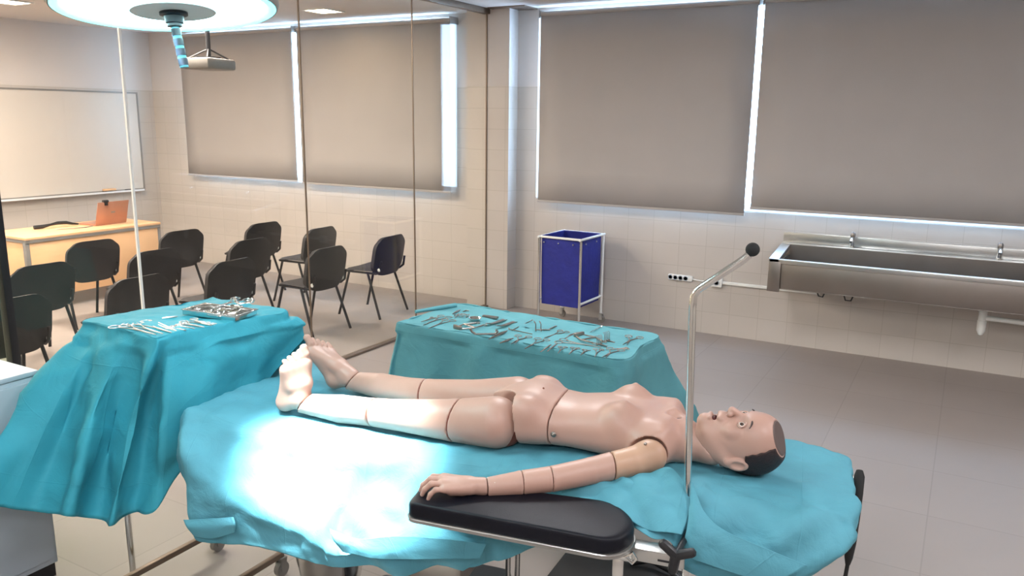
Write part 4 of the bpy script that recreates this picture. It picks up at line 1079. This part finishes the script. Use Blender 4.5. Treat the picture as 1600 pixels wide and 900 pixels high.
for i, e in enumerate(edge):
    e = V((e.x, e.y, Z2+.003)); out = e-c2; out.z = 0
    w = V((-1, 0, 0)) if i in (11,) else V((0, -1, 0)) if i in (1, 2, 3) else V((1, 0, 0)) if i == 5 else V((0, 1, 0)) if i in (7, 8, 9) else None
    if w is None: w = V((1 if out.x > 0 else -1, 1 if out.y > 0 else -1, 0)).normalized()
    fl = {0: .10, 1: .03, 2: .05, 3: .03, 4: .06, 5: .10, 6: .30, 7: .05, 8: .05, 9: .05, 10: .08, 11: .07}[i]
    H_ = .5 if i not in (7, 8, 9) else .3
    ctrl.append([c2+V((0, 0, .003))+(e-c2)*.02, lerp(V((c2.x, c2.y, e.z)), e, .5), lerp(V((c2.x, c2.y, e.z)), e, .95), e, e+w*.012+V((0, 0, -.03)), e+w*(.014+fl*.3)+V((0, 0, -H_*.35)), e+w*(.014+fl*.7)+V((0, 0, -H_*.7)), e+w*(.014+fl)+V((0, 0, -H_))])
ctrl.append(ctrl[0])
SO2 = V((c2.x, c2.y, Z2))
o = sheet('instrument_drape', ctrl, 10, 8, 'drape_b', SO2, amp=.006, nscale=6, seed=5, bumps=lambda p: (.012*sin(p.x*17+1)+.016*abs(sin(p.x*13-p.z*3))) if p.z < Z2-.05 else -.001)
o.location = SO2; tag(o, 'pale turquoise drape covering the far instrument table in front of the hamper', 'drape')
b = MB()
rp = [on_z(649, 487, Z2+.012), on_z(680, 482, Z2+.014), on_z(712, 477, Z2+.012)]
b.off = rp[1]; b.tube(rp, [.009, .012, .014], 10, ry=None); o = b.build('rolled_cloth', 'drape_b'); o.location = rp[1]; tag(o, 'rolled turquoise cloth edge along the left back of the far instrument table', 'cloth')

# ------------------------------------------------------------------ instruments (flat steel tools)
def ring(b, c, r, w=.0016): b.tube([(c[0]+r*cos(2*pi*k/14), c[1]+r*sin(2*pi*k/14), c[2]) for k in range(14)], w, 6, closed=True)
def tool(kind, L):
    """a tool lying along +x from handle (0) to tip (L)"""
    b = MB(); z = .003
    if kind == 'clamp':
        r = L*.085
        for s in (-1, 1):
            ring(b, (r, s*L*.11, z), r, .0018)
            b.tube([(2*r*.95, s*L*.10, z), (L*.4, s*L*.03, z), (L*.64, -s*L*.006, z), (L, -s*L*.004*.5, z)], [.0022, .0022, .003, .0016], 6)
        b.ball((L*.64, 0, z), .004, 8)
    elif kind == 'scissors':
        r = L*.1
        for s in (-1, 1):
            ring(b, (r, s*L*.16, z), r, .002)
            b.tube([(2*r*.95, s*L*.14, z), (L*.45, s*L*.03, z), (L*.6, -s*.002, z), (L, -s*L*.05, z)], [.0024, .003, .004, .0012], 6)
        b.ball((L*.55, 0, z+.001), .004, 8)
    elif kind == 'forceps':
        for s in (-1, 1): b.tube([(0, 0, z), (L*.3, s*L*.035, z), (L*.7, s*L*.03, z), (L, s*.001, z)], [.0025, .0045, .003, .0012], 6)
    elif kind == 'scalpel_handle':
        b.box((0, -.004, 0), (L*.7, .004, .004), .001); b.box((L*.7, -.003, 0), (L, .003, .002), .0008)
    elif kind == 'retractor':
        b.box((0, -.010, 0), (L*.85, .010, .004), .002); b.tube([(L*.8, 0, .004), (L*.92, 0, .012), (L, 0, .03)], .006, 8); b.tube([(0, 0, .003), (-.01, 0, .012), (0, 0, .02)], .006, 8)
    elif kind == 'rod':
        b.tube([(0, 0, z), (L, 0, z)], .0026, 8); b.tube([(0, 0, z), (-.006, .006, z+.004)], .0035, 8)
    elif kind == 'rake':
        b.box((0, -.022, 0), (.006, .022, .006), .001)
        for k in range(5): b.tube([(.003, -.020+k*.01, .004), (.003, -.020+k*.01, L*.8), (-.006, -.020+k*.01, L)], .0014, 6)
        b.box((0, -.004, 0), (.05, .004, .005), .001)
    elif kind == 'frame':
        for s in (-1, 1):
            b.tube([(0, s*.03, z+.004), (L*.5, s*.045, z+.004), (L, s*.02, z+.004)], .004, 8); ring(b, (-.012, s*.03, z+.003), .012, .0022)
        b.tube([(L*.45, -.045, z+.006), (L*.45, .045, z+.006)], .004, 8); b.box((L-.01, -.03, 0), (L+.005, .03, .022), .003)
    elif kind == 'clip':
        for s in (-1, 1): b.tube([(0, s*.004, z), (L*.5, s*.006, z), (L, 0, z)], .0018, 6); ring(b, (-.006, s*.007, z), .006, .0014)
    elif kind == 'blade':
        n = 8; vs = []; fs = []
        for i in range(n+1):
            tt = i/n; x = L*tt; w = .014*(1-.3*tt); zz = .003+.02*max(0, tt-.7)**1*2
            vs += [(x, -w, zz+.003), (x, 0, zz), (x, w, zz+.003), (x, w, zz+.005), (x, 0, zz+.002), (x, -w, zz+.005)]
        for i in range(n):
            for j in range(6): a = i*6+j; a2 = i*6+(j+1) % 6; fs.append((a, a2, a2+6, a+6))
        fs.append(tuple(range(6))); fs.append(tuple(n*6+j for j in range(6))); b.add(vs, fs)
    return b
def place(name, kind, p0, p1, zt, label, cat, group, zoom, mt='steel_dark'):
    (x0, y0, s) = zoom
    a = on_z(x0+p0[0]/s, y0+p0[1]/s, zt); c = on_z(x0+p1[0]/s, y0+p1[1]/s, zt)
    d = c-a; b = tool(kind, d.length if kind != 'rake' else .045)
    o = b.build(name, mt, angle=45); o.location = a; o.rotation_euler = (0, 0, atan2(d.y, d.x)); tag(o, label, cat, group)
    return o
ZA = (620, 465, 6.667); ZBm = (820, 480, 6.667); G2 = 'steel instruments on the far instrument table'
zt = Z2+.0055
L2 = [
 ('surgical_clamp', 'clamp', (395, 212), (255, 258), ZA, 'steel clamp at the left end of the far table, backmost of three parallel ones'),
 ('surgical_clamp', 'clamp', (520, 195), (275, 292), ZA, 'steel clamp at the left end of the far table, middle of three parallel ones'),
 ('surgical_clamp', 'clamp', (560, 232), (328, 327), ZA, 'steel clamp at the left end of the far table, frontmost of three parallel ones'),
 ('tissue_forceps', 'forceps', (660, 132), (580, 176), ZA, 'slim forceps near the rolled cloth edge at the back left'),
 ('towel_clip', 'clip', (725, 142), (688, 152), ZA, 'tiny clip right of the slim forceps at the back left'),
 ('towel_clip', 'clip', (618, 190), (612, 212), ZA, 'leftmost clip of the short row left of the bright bowl'),
 ('towel_clip', 'clip', (655, 180), (650, 205), ZA, 'second clip from the left in the short row left of the bowl'),
 ('towel_clip', 'clip', (690, 178), (685, 205), ZA, 'third clip from the left in the short row left of the bowl'),
 ('towel_clip', 'clip', (735, 185), (725, 212), ZA, 'clip of the short row nearest to the bright bowl'),
 ('wound_spreader', 'frame', (860, 290), (630, 335), ZA, 'framed wound spreader lying in front of the bright bowl'),
 ('retractor_blade', 'blade', (1130, 238), (935, 305), ZA, 'broad curved retractor blade right of the bright bowl'),
 ('retractor_blade', 'blade', (1235, 262), (1040, 326), ZA, 'second curved retractor blade, right beside the broad one'),
 ('hand_retractor', 'retractor', (1030, 380), (765, 385), ZA, 'flat hand retractor at the front left, near the table edge'),
 ('dissecting_forceps', 'forceps', (1150, 350), (955, 440), ZA, 'long forceps left of the middle, front row'),
 ('dissecting_forceps', 'forceps', (1210, 430), (1070, 482), ZA, 'long forceps at the very front edge beside the scissors'),
 ('probe_rod', 'rod', (1400, 245), (1200, 345), ZA, 'thin rod pointing to the left rake retractor'),
 ('probe_rod', 'rod', (1170, 335), (1410, 385), ZA, 'thin rod crossing below the other rod in the middle'),
 ('surgical_scissors', 'scissors', (1330, 400), (1205, 492), ZA, 'scissors in the front row at the middle of the far table'),
 ('rake_retractor', 'rake', (1440, 340), (1480, 340), ZA, 'left one of two upright rake retractors at the back edge'),
 ('rake_retractor', 'rake', (1495, 340), (1530, 340), ZA, 'right one of two upright rake retractors at the back edge'),
 ('needle_holder', 'clamp', (1530, 432), (1330, 540), ZA, 'large needle holder in front of the middle, tips at the edge'),
 ('scalpel_handle', 'scalpel_handle', (330, 198), (240, 236), ZBm, 'flat scalpel handle at the back edge right of the rake retractors'),
 ('surgical_clamp', 'clamp', (420, 252), (200, 328), ZBm, 'long clamp running diagonally behind the needle holder'),
 ('dissecting_forceps', 'forceps', (510, 280), (415, 336), ZBm, 'short forceps left of the round dark wound spreader'),
 ('surgical_clamp', 'clamp', (340, 350), (800, 425), ZBm, 'longest clamp of the right half, lying along the table'),
 ('scalpel_handle', 'scalpel_handle', (272, 395), (165, 467), ZBm, 'first slim handle left in the front right row'),
 ('scalpel_handle', 'scalpel_handle', (332, 385), (235, 462), ZBm, 'second slim handle in the front right row'),
 ('mosquito_clamp', 'clamp', (400, 415), (345, 487), ZBm, 'small clamp right of the slim handles, front row'),
 ('mosquito_clamp', 'clamp', (530, 425), (460, 496), ZBm, 'small clamp in the front row, second of the small ones'),
 ('mosquito_clamp', 'clamp', (645, 445), (580, 506), ZBm, 'small clamp in the front row, third of the small ones'),
 ('mosquito_clamp', 'clamp', (770, 440), (730, 522), ZBm, 'small clamp in the front row, next to the right scissors'),
 ('surgical_scissors', 'scissors', (960, 435), (820, 532), ZBm, 'scissors at the front right corner of the far table'),
 ('surgical_scissors', 'scissors', (1150, 305), (1040, 397), ZBm, 'scissors at the back right corner of the far table'),
 ('wound_spreader', 'frame', (760, 375), (560, 305), ZBm, 'round ended wound spreader in the right half of the far table'),
 ('rake_retractor', 'rake', (850, 350), (890, 360), ZBm, 'dark upright rake retractor right of the round wound spreader'),
 ('rake_retractor', 'rake', (770, 390), (810, 400), ZBm, 'pale upright rake retractor before the dark one'),
 ('wooden_stick', 'rod', (790, 210), (680, 268), ZBm, 'pale thin stick at the back edge under the hamper leg'),
 ('artery_clamp', 'clamp', (1080, 432), (900, 445), ZBm, 'clamp with its rings at the far right end of the front row'),
]
for nm, kd, a, c_, zm, lab in L2:
    place(nm, kd, a, c_, zt, lab, nm.replace('_', ' ').split()[-1], G2, zm, 'steel_bright' if nm == 'wooden_stick' else 'steel_dark')
p = on_z(742, 502, zt)
b = MB(); b.lathe([(.012, 0), (.02, 0), (.03, .012), (.034, .02), (.032, .02), (.028, .013), (.018, .003), (0, .003)], n=28, cap=False); o = b.build('steel_bowl', 'steel_bright'); o.location = p; tag(o, 'small bright steel bowl among the tools at the left of the far table', 'bowl')
p = on_z(766, 497, zt)
b = MB(); b.box((-.045, -.014, 0), (.045, .014, .012), .004); o = b.build('needle_box', 'steel_dark'); o.location = p; o.rotation_euler = (0, 0, .1); tag(o, 'dark flat box at the back edge right of the bright bowl', 'box')

ZC = (180, 460, 4.5); G1 = 'steel instruments on the left draped stand'; zt = Z1+.006
L1 = [
 ('surgical_clamp', 'clamp', (20, 218), (285, 288), 'clamp at the left end of the stand, longest of the row'),
 ('surgical_clamp', 'clamp', (95, 210), (335, 281), 'second clamp from the left on the left stand'),
 ('surgical_clamp', 'clamp', (150, 198), (395, 273), 'third clamp from the left on the left stand'),
 ('dissecting_forceps', 'forceps', (235, 190), (430, 262), 'forceps between the long clamps and the smaller ones'),
 ('mosquito_clamp', 'clamp', (375, 238), (500, 258), 'small clamp nearest the front edge of the left stand'),
 ('mosquito_clamp', 'clamp', (410, 222), (560, 246), 'small clamp in the middle of the left stand'),
 ('mosquito_clamp', 'clamp', (465, 208), (625, 236), 'small clamp just left of the steel tray front'),
 ('surgical_scissors', 'scissors', (500, 185), (690, 222), 'scissors touching the front of the steel tray'),
 ('tissue_forceps', 'forceps', (330, 172), (440, 160), 'short forceps behind the clamps on the left stand'),
 ('scalpel_handle', 'scalpel_handle', (560, 190), (715, 208), 'slim handle along the steel tray front edge'),
]
for nm, kd, a, c_, lab in L1: place(nm, kd, a, c_, zt, lab, nm.split('_')[-1], G1, ZC, 'steel')
# steel tray
tp = [on_z(180+x/4.5, 460+y/4.5, zt) for x, y in ((450, 140), (820, 188), (992, 142), (690, 96))]
tc = (tp[0]+tp[1]+tp[2]+tp[3])/4; dx = tp[1]-tp[0]; ang = atan2(dx.y, dx.x)
tw, td_ = (tp[1]-tp[0]).length/2, (tp[2]-tp[1]).length/2
b = MB(); h = .022
b.box((-tw, -td_, 0), (tw, td_, .002)); b.box((-tw, -td_, 0), (tw, -td_+.003, h), .001); b.box((-tw, td_-.003, 0), (tw, td_, h), .001); b.box((-tw, -td_, 0), (-tw+.003, td_, h), .001); b.box((tw-.003, -td_, 0), (tw, td_, h), .001)
b.box((-tw-.006, -td_-.006, h-.002), (tw+.006, -td_+.001, h)); b.box((-tw-.006, td_-.001, h-.002), (tw+.006, td_+.006, h)); b.box((-tw-.006, -td_, h-.002), (-tw+.001, td_, h)); b.box((tw-.001, -td_, h-.002), (tw+.006, td_, h))
o = b.build('steel_tray', 'steel_bright'); o.location = tc; o.rotation_euler = (0, 0, ang); tag(o, 'shallow rectangular steel tray on the left draped stand', 'tray')
for nm, kd, a, c_, z_, lab in [('bone_shears', 'scissors', (910, 30), (690, 100), .032, 'large shears lying across the back rim of the steel tray'),
    ('hand_retractor', 'retractor', (960, 60), (840, 70), .034, 'retractor sticking out at the back right of the steel tray'),
    ('wound_spreader', 'frame', (720, 150), (860, 110), .006, 'wound spreader lying inside the steel tray'),
    ('surgical_clamp', 'clamp', (640, 120), (760, 165), .006, 'clamp lying inside the steel tray at its left')]:
    place(nm, kd, a, c_, zt+z_, lab, nm.split('_')[-1], G1, ZC, 'steel_bright')
p = on_z(342, 491, zt+.003)
b = MB(); b.lathe([(.01, 0), (.018, 0), (.026, .01), (.028, .018), (.026, .018), (.022, .01), (0, .003)], n=24, cap=False); o = b.build('steel_bowl', 'steel_bright'); o.location = p; tag(o, 'tiny steel bowl inside the tray on the left stand', 'bowl')

# kick bucket under the table
bc = W3(-1.66, .06, -TZ)
t = thing('kick_bucket', 'round stainless steel bucket on the floor under the operating table', 'bucket', (bc.x, bc.y, 0))
b = MB(); b.lathe([(.10, .05), (.115, .06), (.155, .29), (.165, .30), (.165, .306), (.152, .303), (.112, .07), (0, .062)], n=40, cap=False); b.build('bowl', 'steel_bright', t)
b = MB(); b.tube([(.115*cos(2*pi*k/24), .115*sin(2*pi*k/24), .045) for k in range(24)], .008, 8, closed=True); b.build('ring_frame', 'steel', t)
for k in range(4):
    a = pi/4+k*pi/2; b = MB(); b.ball((.115*cos(a), .115*sin(a), .02), .02, 12); b.build('wheel', 'rubber', t)

# ------------------------------------------------------------------ surgical lamp
LD = 2.39; lc = V((0, 0, CAMH))+ray(262, 12)*LD
tocam = V((-lc.x, -lc.y, 0)).normalized()
nd = (V((0, 0, -1))+tocam*.10+V((rt.x, rt.y, 0))*.03).normalized()
t = thing('surgical_lamp', 'round surgical lamp glowing cyan white above the left of the table', 'lamp', lc)
Rl = .305
b = MB(); b.lathe([(0, -.115), (.12, -.11), (.26, -.085), (.318, -.05), (.322, -.01), (.316, .004), (.305, .004)], (0, 0, 0), 64, nd, cap=False); b.build('housing', 'lamp_housing', t)
b = MB(); b.lathe([(0, 0), (Rl-.018, 0)], (0, 0, 0), 64, nd, cap=False); b.build('light_face', 'lamp_glow', t)
b = MB(); b.lathe([(Rl-.02, .001), (Rl-.012, .006), (Rl+.004, .006), (Rl+.012, .0)], (0, 0, 0), 64, nd, cap=False); b.build('rim', 'lamp_ring', t)
b = MB(); b.lathe([(.118, .0005), (.125, .008), (.12, .014), (0, .014)], rt*.016, 48, nd, cap=False); hub = b.build('hub_plate', 'lamp_grey', t)
b = MB(); b.lathe([(.04, .014), (.04, .022), (.028, .026), (.026, .045), (.022, .048), (.022, .055), (0, .055)], rt*.016, 28, nd); b.build('handle_socket', 'grip_navy', t)
ho = rt*.016; hd = (V((0, 0, -1))+rt*.16+tocam*.05).normalized()
b = MB(); st_ = nd*.05+ho; b.tube([st_, st_+hd*.125], .0125, 16); hn = b.build('handle', 'grip_cyan', t)
for k in range(4):
    b = MB(); b.tube([st_+hd*(.012+k*.029), st_+hd*(.032+k*.029)], .0142, 16); b.build('grip_ring', 'grip_navy', hn)
a0 = V((.0, .0, 0)); side = V((rt.x, rt.y, 0)).normalized()
b = MB(); b.tube([-nd*.1, -nd*.1+V((0, 0, .12)), V((0, 0, .2))-side*.25, V((0, 0, .3))-side*.6, V((0, 0, CZ-lc.z))-side*.6], .025, 14); b.build('arm', 'lamp_housing', t)
b = MB(); b.lathe([(.1, 0), (.1, -.03), (.03, -.05)], V((0, 0, CZ-lc.z))-side*.6, 24); b.build('ceiling_mount', 'lamp_housing', t)

# ------------------------------------------------------------------ light
def spot(name, loc, target, energy, size, blend, color, radius):
    l = bpy.data.lights.new(name, 'SPOT'); l.energy = energy; l.spot_size = radians(size); l.spot_blend = blend; l.color = color; l.shadow_soft_size = radius
    o = bpy.data.objects.new(name, l); link(o); o.location = loc; o.rotation_euler = (V(target)-V(loc)).to_track_quat('-Z', 'Y').to_euler(); return o
def area(name, loc, sx, sy, energy, color, rot=(0, 0, 0)):
    l = bpy.data.lights.new(name, 'AREA'); l.shape = 'RECTANGLE'; l.size = sx; l.size_y = sy; l.energy = energy; l.color = color
    o = bpy.data.objects.new(name, l); link(o); o.location = loc; o.rotation_euler = rot; return o
tgt = W3(-1.41, -.24, -.05)
spot('lamp_beam', lc+nd*.03, tgt, 1700, 31, .75, (.86, 1, 1), .10)
# area lamps added under the unseen panels to light both rooms
for x, y in [(-5.4, 4.3), (-8.4, 3.6), (-7.0, 1.6), (-6.9, 4.3), (-5.4, 1.8), (-8.4, .6)]:
    area('added_room_lamp', (x, y, CZ-.02), .5, .5, 50, (1, .895, .82))
for x, y, e in [(-1.6, .3, 22), (.9, 1.2, 32), (1.6, 3.4, 50), (-.2, -1.2, 60), (-1.9, 4.0, 42)]:
    area('added_room_lamp', (x, y, CZ-.02), .6, .6, e*.72, (.955, .965, 1))

# daylight outside the windows
w = bpy.data.worlds.new('World'); SC.world = w; w.use_nodes = True
nt = w.node_tree; bg = nt.nodes['Background']
sky = nt.nodes.new('ShaderNodeTexSky'); sky.sky_type = 'HOSEK_WILKIE' if 'HOSEK_WILKIE' in [i.identifier for i in sky.bl_rna.properties['sky_type'].enum_items] else sky.sky_type
sky.sun_direction = V((.2, -.6, .75)).normalized(); sky.turbidity = 4
mx = nt.nodes.new('ShaderNodeMix'); mx.data_type = 'RGBA'; mx.inputs['Factor'].default_value = .75
nt.links.new(sky.outputs[0], mx.inputs[6]); mx.inputs[7].default_value = (.44, .66, 1, 1)
nt.links.new(mx.outputs[2], bg.inputs['Color']); bg.inputs['Strength'].default_value = 19

vs_ = SC.view_settings; vs_.view_transform = 'Standard'; vs_.look = 'None'; vs_.gamma = 1; vs_.use_curve_mapping = False; vs_.exposure = .62
